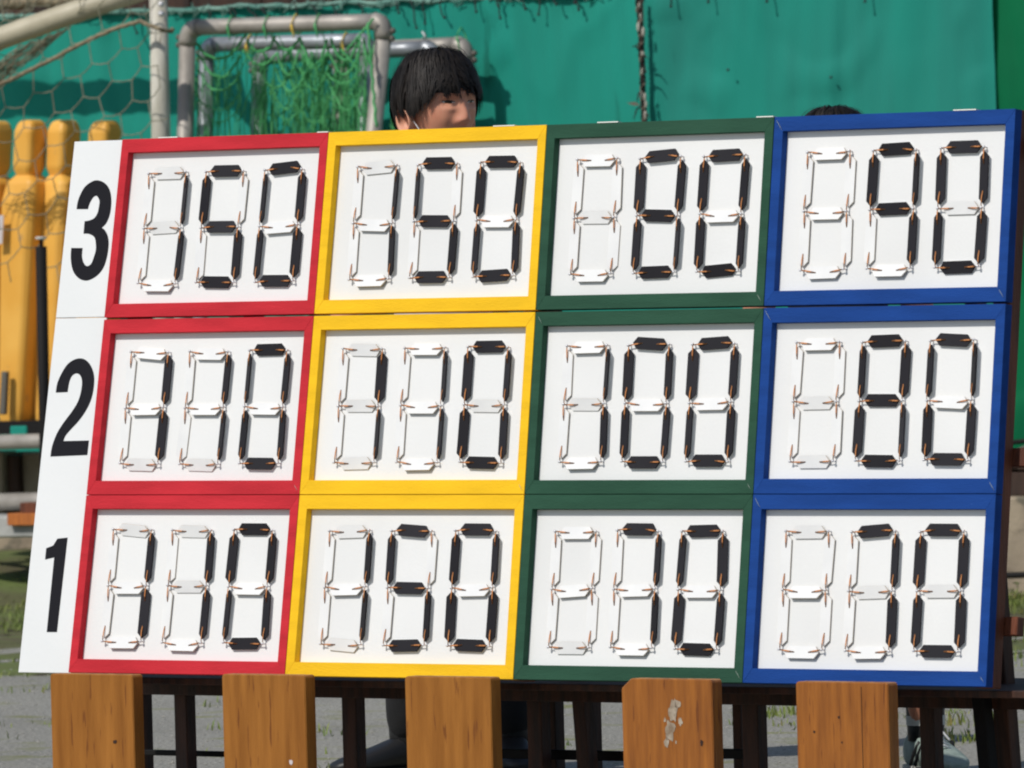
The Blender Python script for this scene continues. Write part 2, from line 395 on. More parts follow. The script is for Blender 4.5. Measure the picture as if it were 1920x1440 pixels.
for (x0, y0, x1, y1) in [(1200, 97, 1185, 88), (1203, 110, 1213, 109), (1205, 133, 1212, 136), (1201, 172, 1194, 192), (1200, 200, 1188, 224), (1206, 170, 1198, 155), (1203, 90, 1190, 87), (1210, 218, 1217, 221)]:
    b = MB(); p0, p1 = at(x0, y0, FY - .07), at(x1, y1, FY - .10)
    b.tube([p0, (p0 + p1) / 2 + ZZ * .012, p1], [.0035, .003, .0015], 5); local(b, lace).build('twig', M['bark_rope'], lace)
b = MB(); c = at(1190, 195, FY - .1); tip = at(1175, 193, FY - .11); e = (tip - c)
b.add([c - e * .7, c + ZZ * .007, tip, c - ZZ * .006], [(0, 1, 2), (0, 2, 3)], 0); local(b, lace).build('leaf', M['leafdry'], lace)

# ------------------------------------------------------------------ steel goals stacked against the sheets
def pipe_goal(name, label, pts_list, y0, r, m, group='steel goals stacked by the fence', sides=14, cuts=()):
    """pts_list: list of named polylines given in photo pixels on the plane y0"""
    base = at(pts_list[0][1][0][0], 900, y0); base.z = 0
    root = empty(name, base); tag(root, label, 'goal', group)
    for pn, pl, rr in pts_list:
        b = MB(); P = [at(x, y, y0) for x, y in pl]
        b.tube(P, rr, sides); local(b, root).build(pn, m, root)
    return root
def corner(x0, y0, x1, y1, x2, y2, n=5):
    """rounded elbow through the corner (x1,y1)"""
    out = []
    for i in range(n + 1):
        t = i / n; out.append(((1 - t) ** 2 * x0 + 2 * t * (1 - t) * x1 + t * t * x2, (1 - t) ** 2 * y0 + 2 * t * (1 - t) * y1 + t * t * y2))
    return out
def steel_goal(label, y0, xl, yl, xr, yr, rpx, m, legl=None, legr=None, ybot=1000, elbow=16):
    k = (y0 / F_PX); r = rpx * k
    root = empty('steel_goal', Vector((at((xl + xr) / 2, 900, y0).x, at((xl + xr) / 2, 900, y0).y, 0)))
    tag(root, label, 'goal', 'steel goals stacked by the fence')
    legl = legl or (xl, ybot); legr = legr or (xr, ybot)
    def part(nm, pl, rr, seg=1):
        b = MB(); P = []
        for i in range(len(pl) - 1):
            for q in range(seg): P.append(at(pl[i][0] + (pl[i + 1][0] - pl[i][0]) * q / seg, pl[i][1] + (pl[i + 1][1] - pl[i][1]) * q / seg, y0))
        P.append(at(pl[-1][0], pl[-1][1], y0))
        b.tube(P, rr, 16); local(b, root).build(nm, m, root)
    el, er = elbow * 1.15, elbow * 1.15
    sl_ = (yr - yl) / (xr - xl)
    part('crossbar', [(xl + el, yl + sl_ * el), (xr - er, yr - sl_ * er)], r, 6)
    def foot(x, y, leg): 
        p = at(x, y, y0); q = at(leg[0], leg[1], y0); d = (q - p) / (q - p).length; t = (.0 - p.z) / d.z; return p, p + d * t
    for sgn, x, y, leg in ((1, xl, yl, legl), (-1, xr, yr, legr)):
        dy = elbow * 1.9; dx = (leg[0] - x) * dy / (leg[1] - y)
        part('elbow', corner(x + sgn * el * 1.05, y + sgn * sl_ * el, x, y, x + dx, y + dy, 6), r * 1.12)
        p, q = foot(x + dx * .97, y + dy * .97, leg)
        b = MB(); b.tube([p, q], r, 16); local(b, root).build('post', m, root)
        for bz in (dy * .55, dy * 1.0):
            b = MB(); c = at(x + dx * bz / dy - sgn * rpx * 1.05, y + bz, y0); b.ball(c, .011, 7, 5); local(b, root).build('bolt', M['slot'], root)
    return root
G4 = steel_goal('rearmost grey steel goal with its rounded corner right of the boy', FY - .16, 640, 95, 873, 84, 15.5, M['pipe'], legl=(632, 700), legr=(876, 700), elbow=15)
G3 = steel_goal('grey steel goal whose corner shows just above the boy', FY - .30, 487, 106, 812, 90, 15, M['pipe2'], legl=(481, 700), legr=(815, 700), elbow=14)
G2 = steel_goal('pale galvanised goal nested behind the front steel goal', FY - .52, 388, 84, 690, 76, 14.5, M['pipe2'], legl=(380, 400), legr=(676, 400), elbow=14)
G1 = steel_goal('front steel goal with a green net hanging from its crossbar', FY - .78, 352, 52, 722, 40, 15.5, M['pipe'], legl=(343, 400), legr=(686, 400), elbow=17)

# draped green nets
def cat(p, q, sag, n=10): return [p.lerp(q, i / n) + ZZ * (-sag * 4 * (i / n) * (1 - i / n)) for i in range(n + 1)]
def jit(s): return Vector((rnd.uniform(-s, s), rnd.uniform(-s, s), rnd.uniform(-s, s)))
def green_net(root, x0, x1, ytop, y0, depth, seed):
    R = random.Random(seed); b = MB()
    ncol, nrow = 17, 8
    def P(i, j):
        w = i / ncol; px = x0 + (x1 - x0) * w
        bunch = .55 * math.sin(w * 9 + seed) * 8
        py = ytop + j * 34 + 13 * abs(math.sin(w * 7.5 + seed)) * min(j, 3) * .5 + R.uniform(-7, 7)
        return at(px + bunch * min(1, j) + R.uniform(-5, 5), py, y0 + depth * (.2 + .5 * math.sin(i * .9 + j * .7)))
    grid = [[P(i, j) for j in range(nrow + 1)] for i in range(ncol + 1)]
    for i in range(ncol):
        for j in range(nrow):
            if R.random() < .30:
                a, c = (grid[i][j], grid[i + 1][j + 1]) if (i + j) % 2 == 0 else (grid[i + 1][j], grid[i][j + 1])
                b.tube(cat(a, c, .018 * R.random(), 4), .0021, 4, caps=False)
    # vertical collapsed strands
    for k in range(150):
        w = R.random(); 
        if R.random() < .6: w = min(1, max(0, R.choice([.05, .36, .62, .8, .93]) + R.gauss(0, .05)))
        px = x0 + (x1 - x0) * w; ya = ytop + R.uniform(10, 110)
        q = [at(px + R.uniform(-4, 4), ya + k2 * (330 - ya) / 5, y0 + depth * R.uniform(-.3, .8)) for k2 in range(6)]
        b.tube(q, .0013, 4, caps=False)
    # heavy scallops
    hooks = [x0 + (x1 - x0) * h for h in (0, .27, .45, .60, .75, .93, 1.0)]
    for lev in range(5):
        for i in range(len(hooks) - 1):
            yy = ytop + lev * 32
            if lev and R.random() < .35: continue
            p = at(hooks[i] + R.uniform(-6, 6), yy + R.uniform(-6, 8), y0); q = at(hooks[i + 1] + R.uniform(-6, 6), yy + R.uniform(-6, 8), y0)
            c = cat(p, q, .045 + R.uniform(0, .05), 12)
            b.tube([c_ + Vector((R.uniform(-.003, .003), R.uniform(-.003, .003), R.uniform(-.003, .003))) for c_ in c], .0050 - lev * .0007, 5, caps=False)
            for m_ in range(5):
                k = R.randint(2, 10); e = c[k] + Vector((R.uniform(-.02, .02), R.uniform(-.01, .01), -R.uniform(.01, .04)))
                b.tube([c[k], (c[k] + e) / 2 + jit(.004), e], .0018, 4)
    o = local(b, root).build('net', M['gnet'], root); o['kind'] = 'stuff'
green_net(G1, 366, 700, 66, FY - .74, .10, 3)
green_net(G2, 490, 690, 92, FY - .42, .16, 11)
green_net(G4, 735, 800, 205, FY - .12, .05, 5)
for (x0, y0_, x1, y1, rt, yy, mm, rr) in [(690, 42, 706, 240, G1, FY - .84, 'gnet', .0055), (676, 70, 668, 150, G1, FY - .84, 'gnet', .004), (700, 36, 650, 95, G1, FY - .84, 'gnet', .004), (640, 92, 672, 130, G1, FY - .84, 'gnet', .004)]:
    b = MB(); p, q = at(x0, y0_, yy), at(x1, y1, yy); pts = [p.lerp(q, i / 24) + (H * math.cos(i * 1.9) + ZZ * math.sin(i * 1.9)) * .003 for i in range(25)]
    b.tube(pts, rr, 6); local(b, rt).build('net_rope', M[mm], rt)
for (px, py, rt, yy, mm, sz) in [(436, 48, G1, FY - .78, 'gnet', .034), (556, 45, G1, FY - .78, 'yrope', .034), (600, 44, G1, FY - .78, 'gnet', .034), (504, 47, G1, FY - .78, 'gnet', .034), (470, 82, G2, FY - .52, 'yrope', .032), (650, 78, G2, FY - .52, 'yrope', .032), (865, 68, G4, FY - .16, 'gnet', .03)]:
    b = MB(); c = at(px, py, yy); q = [c + BK * (-sz * math.cos(w * .449)) + ZZ * (sz * math.sin(w * .449)) + H * (.006 * math.sin(w * .9)) for w in range(15)]
    b.tube(q, .0024, 5); b.tube([c - BK * sz, c - BK * sz * 1.1 - ZZ * .03 + H * .008, c - BK * sz * 1.1 - ZZ * .05 + H * .012], .0024, 5)
    local(b, rt).build('lashing', M[mm], rt)
for (px, py) in [(795, 66)]:
    b = MB(); b.tube([at(px - 3, py - 6, FY - .31), at(px + 2, py + 1, FY - .33), at(px - 1, py + 7, FY - .31)], .004, 5); local(b, G3).build('tape_end', M['wire'], G3)

# ------------------------------------------------------------------ white soccer goal with hexagonal net
GY = FY - 1.15
sg = empty('soccer_goal', Vector((at(302, 900, GY).x, at(302, 900, GY).y, 0))); tag(sg, 'large white soccer goal with hexagonal mesh net at top left', 'goal')
kk = GY / F_PX
b = MB(); p0, p1 = at(296, -60, GY), at(302, 260, GY); d = (p1 - p0) / (p1 - p0).length; p2 = p1 + d * ((-p1.z) / d.z)
b.tube([p0, p1, p2], [17 * kk, 18.5 * kk, 20 * kk], 18); local(b, sg).build('post', M['goalpaint'], sg)
b = MB(); b.tube([at(-120, 138, GY - .15), at(0, 72, GY - .1), at(110, 33, GY - .05), at(330, -42, GY)], 22 * kk, 18); local(b, sg).build('diagonal_stay', M['goalstay'], sg)
for py in (8, 26):
    b = MB(); b.ball(at(302, py, GY - .042), .011, 8, 6); local(b, sg).build('bolt', M['screw'], sg)
# crossbar: above the picture, its shadow lies across the teal sheet
cb_t = .62
shadow_mid = at(160, 182, FY)
cbp = shadow_mid - SUN_DIR * (cb_t / SUN_DIR.dot(BK))
b = MB(); aL = -2.6; aR = (at(455, 182, FY) - Vector((0, FY, 0))).dot(H) - (shadow_mid - Vector((0, FY, 0))).dot(H)
b.tube([cbp - H * 2.2, cbp + H * aR], .040, 18); local(b, sg).build('crossbar', M['goalpaint'], sg)
b = MB(); e = cbp + H * (aR - .06); b.tube([e, Vector((e.x, e.y, e.z)) + (p0 - e) * .98], .03, 10); local(b, sg).build('crossbar_bracket', M['goalpaint'], sg)
# rope
b = MB(); q = []
for i, (px, py) in enumerate([(-60, 180), (0, 158), (40, 140), (90, 115), (140, 88), (185, 66), (225, 50), (262, 40), (280, 47), (300, 55), (322, 58), (326, 52)]): q.append(at(px, py, GY - .12 + (.06 if i > 9 else 0)))
Q = []
for i in range(len(q) - 1):
    for s in range(6): Q.append(q[i].lerp(q[i + 1], s / 6) + jit(.0015))
b.tube(Q, .0075, 7); local(b, sg).build('rope', M['rope'], sg)
# hexagonal net
b = MB(); b1, b2, e1 = (37.5, 36.0), (-54.0, 28.0), (32.0, -1.0)
P0 = (119.0, 145.0)
def nv(px, py):
    n = Vector((px * .011, py * .011, 1.5)); 
    return at(px + 7 * noise.noise(n * 2.1), py + 6 * noise.noise(n * 2.1 + Vector((9, 9, 9))), GY - .10 + .10 * noise.noise(n) + .00018 * max(0, 300 - px))
for i in range(-12, 22):
    for j in range(-12, 16):
        px = P0[0] + i * b1[0] + j * b2[0]; py = P0[1] + i * b1[1] + j * b2[1]
        if not (-60 < px < 322 and -40 < py < 520): continue
        A, Bq = nv(px, py), nv(px + e1[0], py + e1[1])
        if px + e1[0] < 318: b.tube([A, (A + Bq) / 2 - ZZ * .004, Bq], .0019, 5, caps=False)
        for dx, dy in ((b1[0], b1[1]), (-b2[0], -b2[1])):
            if px + dx < 318:
                Cq = nv(px + dx, py + dy); b.tube([Bq, (Bq + Cq) / 2 - ZZ * .003, Cq], .0019, 5, caps=False)
# gathered strands at the left
R5 = random.Random(5)
for k in range(34):
    o_ = R5.uniform(0, 1); x_a = 132 - o_ * 95; y_a = 52 + o_ * 34
    q = [at(x_a - s * 30 + R5.uniform(-3, 3), y_a + s * (21 + 6 * R5.random()) + R5.uniform(-3, 3), GY + .06 + R5.uniform(-.03, .03)) for s in range(7)]
    b.tube(q, .0018, 4, caps=False)
for k in range(26):
    x_a = R5.uniform(-20, 165); q = [at(x_a + s * R5.uniform(-3, 4) - s * 5, -12 + s * 10, GY + .04 + R5.uniform(-.02, .02)) for s in range(5)]
    b.tube(q, .0018, 4, caps=False)
o = local(b, sg).build('net', M['twine'], sg); o['kind'] = 'stuff'
# rolled edge of the net above the stay
b = MB(); q = [at(-60 + i * 12, 9 - i * .55 + 2 * math.sin(i), GY + .1) for i in range(22)]
b.tube(q, [.020 + .005 * noise.noise(Vector((i * .7, 0, 0))) for i in range(22)], 9); local(b, sg).build('rolled_net', M['rope'], sg)

# ------------------------------------------------------------------ yellow training dummies on a rack
DY = FY - .62
rack = empty('steel_rack', Vector((at(20, 900, DY).x, at(20, 900, DY).y, 0))); tag(rack, 'grey pipe rack under the yellow dummies at the left edge', 'rack')
b = MB(); pa, pb = at(-120, 803, DY), at(330, 795, DY); c = (pa + pb) / 2; b.box(c, H, BK, ZZ, (pb - pa).length, .3, .045); local(b, rack).build('shelf', M['blackmetal'], rack)
for py, yy, rr in ((829, DY - .2, .026), (941, DY - .2, .030)):
    b = MB(); b.tube([at(-130, py + 4, yy), at(340, py - 10, yy)], rr, 14); local(b, rack).build('rail', M['pipe'], rack)
for px in (-100, 160, 320):
    b = MB(); p = at(px, 800, DY - .2); b.tube([p, Vector((p.x, p.y, 0))], .022, 12); local(b, rack).build('leg', M['pipe'], rack)
b = MB(); c = at(37, 808, DY - .17); b.box(c, H, BK, ZZ, .07, .02, .035); local(b, rack).build('clip', M['teal'], rack, bevel=.004)
def loft(b, secs, m=0, smooth=False):
    n = len(secs[0]); b0 = len(b.v)
    for s in secs: b.v += [Vector(p) for p in s]
    for i in range(len(secs) - 1):
        for k in range(n):
            k2 = (k + 1) % n; b.quad((b0 + i * n + k, b0 + i * n + k2, b0 + (i + 1) * n + k2, b0 + (i + 1) * n + k), m, smooth)
    b.quad([b0 + k for k in range(n)][::-1], m); b.quad([b0 + (len(secs) - 1) * n + k for k in range(n)], m)
def dummy(xc, ytop, lean, label, y0, rot, hw=1.0):
    base = at(xc - 30 + lean * 10, 792, y0); k = y0 / F_PX
    ztop = at(xc, ytop, y0).z; hh = ztop - base.z
    root = empty('training_dummy', base); tag(root, label, 'training dummy', 'yellow training dummies at the left edge')
    ax = (H * math.cos(rot) - BK * math.sin(rot)); ay = (H * math.sin(rot) + BK * math.cos(rot))
    top = at(xc, ytop, y0)
    def ctr(w): return base.lerp(top, w)
    def sec(w, wx, wy, cut=.72):
        wx, wy = wx * .77, wy * .80
        c = ctr(w); return [c + ax * x * wx + ay * y * wy for x, y in ((-1, -cut), (-cut, -1), (cut, -1), (1, -cut), (1, cut), (cut, 1), (-cut, 1), (-1, cut))]
    b = MB()
    loft(b, [sec(0, .062, .06), sec(.03, .07, .065), sec(.35, .085, .075), sec(.6, .095, .085), sec(.735, .10, .085), sec(.795, .085, .07), sec(.822, .04, .045)])
    me = local(b, root).build('body', M['dummy'], root, bevel=.006)
    b = MB(); loft(b, [sec(.815, .042 * hw, .045), sec(.845, .058 * hw, .06), sec(.965, .058 * hw, .062), sec(.992, .045 * hw, .05), sec(1.0, .03 * hw, .035)])
    local(b, root).build('head', M['dummy'], root, bevel=.007)
    b = MB(); c = ctr(.0); b.tube([c - ZZ * .03, c + ZZ * .02], .03, 12); local(b, root).build('foot_peg', M['slot'], root)
    if .2 < lean < .5:
        b = MB(); c = ctr(.10) - BK * .088; b.box(c, H, BK, (top - base).normalized(), .024, .02, .15); local(b, root).build('slot', M['slot'], root, bevel=.003)
    if .2 < lean < .5:
        b = MB(); c = ctr(.64) - BK * .096 - H * .05; b.box(c, H, BK, (top - base).normalized(), .035, .004, .10); local(b, root).build('faded_label', M['label'], root)
    return root
dummy(-6, 227, 0, 'yellow training dummy cut by the left edge of the photo', DY + .02, .20)
dummy(59, 225, .3, 'yellow training dummy second from the left edge', DY - .03, .12)
dummy(121, 225, .7, 'yellow training dummy third from the left, partly behind the white strip', DY + .03, .22)
dummy(198, 226, .9, 'yellow training dummy with only its head above the white strip', DY - .02, .10)

# black pole with a pale cap
py_ = FY - 1.7
pole = empty('black_pole', Vector((at(86, 820, py_).x, at(86, 820, py_).y, 0))); tag(pole, 'slim black pole with pale flat cap left of the scoreboard', 'pole')
b = MB(); p, q = at(77, 462, py_), at(84, 815, py_); d = (q - p) / (q - p).length; q2 = q + d * (-q.z / d.z); b.tube([p, q2], .0195, 14); local(b, pole).build('shaft', M['blackmetal'], pole)
b = MB(); b.tube([at(77, 448, py_), at(77, 464, py_)], .006, 8); local(b, pole).build('stem', M['blackmetal'], pole)
b = MB(); c = at(77, 446, py_); b.tube([c - ZZ * .005, c + ZZ * .004], .019, 14); local(b, pole).build('cap', M['sole'], pole)

# stacked bits at lower left: stone slab, boards
def slab(name, label, cat_, x0, x1, y0p, y1p, yy, depth, m, bev=.006):
    p, q = at(x0, y0p, yy), at(x1, y1p, yy); c = (p + q) / 2
    root_c = Vector((c.x, c.y, min(p.z, q.z)))
    b = MB(); b.box((0, 0, abs(p.z - q.z) / 2), H, BK, ZZ, abs((q - p).dot(H)), depth, abs(p.z - q.z))
    o = b.build(name, m, None, bev); o.matrix_world = Matrix.Translation(root_c); tag(o, label, cat_); return o
slab('stone_slab', 'pale stone slab lying under the boards at lower left', 'slab', -60, 130, 966, 1004, FY - .95, .35, M['grey_slab'])
slab('wooden_board', 'orange brown board on the pale slab at lower left', 'board', 22, 130, 962, 984, FY - 1.15, .06, M['orange_board'], .002)
slab('wooden_block', 'small reddish brown block above the orange board at lower left', 'block', 46, 130, 942, 961, FY - 1.13, .06, M['stand'], .002)
for k, (x0, x1, ya, yb) in enumerate([(-40, 22, 846, 925), (26, 52, 852, 925), (55, 120, 848, 925)]):
    slab('timber_baulk', ['wide old timber baulk behind the pipe rails at the left edge', 'narrow old timber baulk behind the pipe rails, between two wider ones', 'old timber baulk behind the pipe rails next to the white strip'][k], 'timber', x0, x1, ya, yb + 40, FY - .40 + .03 * k, .1, M['darkwood'] if k == 1 else M['concrete'])

# right edge: pipe and bracket beyond the stand
rp = empty('pipe_rail', FP(fa(1950, 1078), 0, .35)); tag(rp, 'dark horizontal pipe rail before the concrete wall at right edge', 'rail')
b = MB(); b.tube([at(1700, 1086, FY - .4), at(2080, 1072, FY - .4)], .011, 10); local(b, rp).build('rail', M['blackmetal'], rp)
b = MB(); p = at(2075, 1072, FY - .4); b.tube([p + ZZ * .02, Vector((p.x, p.y, 0))], .011, 10); local(b, rp).build('leg', M['blackmetal'], rp)
b = MB(); p = at(1705, 1086, FY - .4); b.tube([p + ZZ * .02, Vector((p.x, p.y, 0))], .011, 10); local(b, rp).build('leg', M['blackmetal'], rp)
cbl = empty('cable', at(1910, 845, FY - .1)); tag(cbl, 'thin dark cable hanging before the green sheet at right edge', 'cable')
b = MB(); b.tube([at(1880, 832, FY - .1), at(1920, 827, FY - .1), at(1990, 824, FY - .1)], .008, 8); local(b, cbl).build('upper_run', M['blackmetal'], cbl)
b = MB(); b.tube([at(1890, 858, FY - .1), at(1905, 846, FY - .11), at(1925, 836, FY - .1), at(1960, 826, FY - .1)], .005, 8); local(b, cbl).build('loop', M['slot'], cbl)

# ------------------------------------------------------------------ scoreboard panels
H, BK = HB, BB
O = Vector((-1.01981, 22.01452, .31528))
B0 = O.y + O.x * math.tan(PSI)                  # plane of the board's foot
MBRD = frame_m(O, H, UP, NN)                    # board space: x along, y up the board, z out of it
inv_b = MBRD.inverted()
def buv(px, py, dep=0.0):
    o_ = inv_b @ CAM; d = inv_b.to_3x3() @ ray(px, py); t = (dep - o_.z) / d.z; p = o_ + d * t; return p.x, p.y
ROWS = {1: (.0, .4090), 2: (.4106, .8155), 3: (.8206, 1.2338)}
CA = (-.0225, .6499, 1.3302, 1.9854, 2.6539); CB = (.0369, .0117, -.0116, -.0143, -.0180)   # the columns fan out a little
def cu(c, v): return CA[c] + CB[c] * v
COLS = ['red', 'yellow', 'green', 'blue']
DEP, REC, TR, SR = .0235, .018, .0315, .0245
STATES = {(3, 'red'): ("LBBWLLL", "BWBBWBB", "BBBBBBW"), (3, 'yellow'): ("LBBWLLW", "BLBBLBB", "BBBBBBW"), (3, 'green'): ("WWWWLWL", "BBBBBBB", "BBBBBBW"), (3, 'blue'): ("WLWWWWW", "BBBWWBB", "BBBBBBL"),
          (2, 'red'): ("WBBLLLW", "WBBLWLW", "BBBBBBW"), (2, 'yellow'): ("LBBLLLL", "WBBWLWW", "BBBBBBL"), (2, 'green'): ("WBBWLLL", "BBBBBBW", "BBBBBBW"), (2, 'blue'): ("WLWLLWL", "BBBBBBB", "BBBBBBW"),
          (1, 'red'): ("LBBWLLW", "LBBWLWL", "BBBBBBW"), (1, 'yellow'): ("LBBLLLW", "BLBBWBB", "BBBBBBW"), (1, 'green'): ("WLWLLLW", "BBBWWWW", "BBBBBBW"), (1, 'blue'): ("LLLWLLW", "BBBWLWL", "BBBBBBL")}
NUM = {(3, 'red'): '150', (3, 'yellow'): '150', (3, 'green'): '80', (3, 'blue'): '90', (2, 'red'): '110', (2, 'yellow'): '110', (2, 'green'): '100', (2, 'blue'): '80', (1, 'red'): '110', (1, 'yellow'): '150', (1, 'green'): '70', (1, 'blue'): '70'}
RN = {3: 'top', 2: 'middle', 1: 'bottom'}
# shared flap, cord and screw meshes
def flap_mesh(name, L_, W_, tip, black):
    b = MB(); h_ = W_ / 2; l_ = L_ / 2; T = .0034
    poly = [(-l_, 0), (-l_ + tip, -h_), (l_ - tip, -h_), (l_, 0), (l_ - tip, h_), (-l_ + tip, h_)]
    f, k = (0, 1) if not black else (1, 0)
    n = 6; base = len(b.v)
    b.v += [Vector((x, y, -T / 2)) for x, y in poly] + [Vector((x, y, T / 2)) for x, y in poly]
    b.quad([5, 4, 3, 2, 1, 0], k); b.quad([6 + i for i in range(6)], f)
    for i in range(6): j = (i + 1) % 6; b.quad((i, j, 6 + j, 6 + i), 1 if black else 2)
    for s in (-1, 1):
        c = Vector((s * (l_ - HOLE), 0, T / 2 + .0004)); b.add([c + Vector((.0016 * math.cos(w), .0016 * math.sin(w), 0)) for w in (0, 1.047, 2.094, 3.1416, 4.189, 5.236)], [(0, 1, 2, 3, 4, 5)], 3)
    return b.mesh(name, [M['flap_white'], M['flap_black'], M['flap_edge'], M['hole']])
LH, LV, SW, TIP = .0960, .1130, .0272, .0115
HOLE = .0275
FL = {('h', 'B'): flap_mesh('flap', LH, SW, TIP, True), ('h', 'W'): flap_mesh('flap', LH, SW, TIP, False), ('v', 'B'): flap_mesh('flap', LV, SW, TIP, True), ('v', 'W'): flap_mesh('flap', LV, SW, TIP, False)}
b = MB(); b.tube([(0, .0004, 0), (.35, .0009, .0012), (.7, .0008, .001), (1.02, .0004, -.0004)], .0008, 5); b.tube([(0, -.0004, 0), (.3, -.0006, .0014), (.7, -.0006, .0012), (.97, -.0004, -.0004)], .0008, 5)
CORD = b.mesh('cord', [M['cord']])
b = MB(); b.tube([(0, 0, -.002), (0, 0, .011)], .0014, 7); b.ball((0, 0, .0118), .0033, 9, 6, sc=(1, 1, .75)); b.ball((.0008, -.0008, .0094), .0022, 7, 5, m=1, sc=(1, 1, .7))
SCREW = b.mesh('screw', [M['screw'], M['cord']])
def rail_mesh(pts, depth, m, bev=.0005):
    b = MB(); b.prism(pts, -depth, 0, 0); return b.mesh('frame_rail', [m], bev)
def panel(row, ci):
    col = COLS[ci]; v0, v1 = ROWS[row]; Rn = random.Random(row * 10 + ci)
    u0 = cu(ci, v0)
    root = empty('score_panel', MBRD @ Matrix.Translation(Vector((u0, v0, -.0005 * Rn.random())))); Hh = v1 - v0
    tag(root, f'{col if col != "green" else "dark green"} framed score panel in the {RN[row]} row, flaps showing {NUM[(row, col)]}', 'score panel', 'score panels of the scoreboard')
    def lx(y): return cu(ci, v0 + y) - u0 + .0008
    def rx(y): return cu(ci + 1, v0 + y) - u0 - .0008
    def px_(s_, y): return lx(y) + (rx(y) - lx(y)) * s_
    TRa, SRa = TR + Rn.uniform(-.001, .001), SR + Rn.uniform(-.001, .001); yi0, yi1 = TRa, Hh - TRa
    il0, il1, ir0, ir1 = lx(yi0) + SRa, lx(yi1) + SRa, rx(yi0) - SRa, rx(yi1) - SRa
    for pts in ([(lx(0), 0), (rx(0), 0), (ir0, yi0), (il0, yi0)], [(lx(Hh), Hh), (il1, yi1), (ir1, yi1), (rx(Hh), Hh)],
                [(lx(0), 0), (il0, yi0), (il1, yi1), (lx(Hh), Hh)], [(rx(0), 0), (rx(Hh), Hh), (ir1, yi1), (ir0, yi0)]):
        link('frame_rail', rail_mesh(pts, DEP, M[col]), root, Matrix.Translation((0, 0, -.0003 * Rn.random())))
    b = MB(); e = .003; b.prism([(il0 - e, yi0 - e), (ir0 + e, yi0 - e), (ir1 + e, yi1 + e), (il1 - e, yi1 + e)], -REC - .004, -REC); b.build('backing_board', M['board'], root)
    if col in ('green', 'blue') or row == 2:
        for (x_, y_, sx_, sy_) in ((rx(0), 0, -1, 1),) + (((lx(Hh), Hh, 1, -1),) if Rn.random() < .4 else ()):
            b = MB(); f0, f1 = Rn.uniform(.15, .35), Rn.uniform(.6, .95)
            p_ = [Vector((x_ + sx_ * SRa * f + Rn.uniform(-.0006, .0006), y_ + sy_ * TRa * f, .0002)) for f in (f0, (f0 + f1) / 2, f1)]
            b.tube(p_, [.0003, .0006, .0003], 4); b.build('scratch', M['scratch'], root)
    zs = -REC                                                       # surface of the backing board
    ss = (.137, .417, .700) if ci < 2 else (.1365, .412, .692)
    ys = [y_ - v0 for y_ in {1: (.0735, .2025, .3300), 2: (.4825, .6115, .7400), 3: (.8985, 1.0255, 1.1540)}[row]]
    for di in range(3):
        s0 = ss[di] + Rn.uniform(-.002, .002)
        nodes = {}
        for a_ in range(2):
            for r_ in range(3): y_ = ys[r_] + Rn.uniform(-.0014, .0014); nodes[(a_, r_)] = Vector((px_(s0 + a_ * .1785, y_) + Rn.uniform(-.001, .001), y_, zs))
        for nd in nodes.values():
            link('screw', SCREW, root, Matrix.Translation(nd) @ Matrix.Rotation(Rn.uniform(0, 6.28), 4, 'Z'))
        st = STATES[(row, col)][di]
        SEG = {'a': ((0, 2), (1, 2)), 'g': ((0, 1), (1, 1)), 'd': ((0, 0), (1, 0)), 'f': ((0, 1), (0, 2)), 'b': ((1, 1), (1, 2)), 'e': ((0, 0), (0, 1)), 'c': ((1, 0), (1, 1))}
        for ch, key in zip(st, 'abcdefg'):
            p, q = nodes[SEG[key][0]], nodes[SEG[key][1]]; c = (p + q) / 2; d = q - p; hor = abs(d.x) > abs(d.y)
            ang = math.atan2(d.y, d.x) + math.radians(Rn.gauss(0, .8) + (Rn.choice([-3.5, 3.5] + [0] * 14) if hor else 0))
            if hor:
                tilt = {'B': Rn.uniform(-9, 13), 'W': Rn.uniform(-15, -6), 'L': Rn.uniform(8, 14)}[ch]
                off = Vector((0, {'B': Rn.uniform(-.001, .0025), 'W': -Rn.uniform(.003, .006), 'L': Rn.uniform(-.003, .002)}[ch], 0)); zc = {'B': .0054, 'W': .0052, 'L': .0042}[ch]
                if key == 'a' and ch == 'B' : off.y += .0015
            else:
                tilt = {'B': Rn.choice([Rn.uniform(-9, 6), Rn.uniform(-22, -8), Rn.uniform(-34, -18)]), 'W': Rn.choice([Rn.uniform(0, 5), Rn.uniform(0, 5), Rn.uniform(6, 12)]), 'L': Rn.uniform(-2, 3)}[ch]
                off = Vector((Rn.uniform(-.001, .001), 0, 0)); zc = {'B': .0058, 'W': .0042, 'L': .0036}[ch]
            Ms = Matrix.Translation(c + off + Vector((0, 0, zc))) @ Matrix.Rotation(ang, 4, 'Z') @ Matrix.Rotation(math.radians(tilt), 4, 'X')
            sgm = link('flap', FL[('h' if hor else 'v', 'B' if ch == 'B' else 'W')], root, Ms)
            Li = Ms.inverted(); L_ = LH if hor else LV
            for s_, nd in ((-1, p), (1, q)):
                a_ = Vector((s_ * (L_ / 2 - HOLE), 0, .0028)); n_ = Li @ (nd + Vector((Rn.uniform(-.0015, .0015), Rn.uniform(-.0015, .0015), .0092)))
                ex = a_ - n_; ln = ex.length; ex.normalize(); ez = Vector((0, 0, 1)); ey = ez.cross(ex).normalized(); ez = ex.cross(ey)
                Mt = frame_m(n_, ex, ey, ez) @ Matrix.Diagonal((ln, 1, 1, 1))
                link('cord', CORD, sgm, Mt)
    return root
PANELS = {}
for row in (1, 2, 3):
    for ci in range(4): PANELS[(row, ci)] = panel(row, ci)
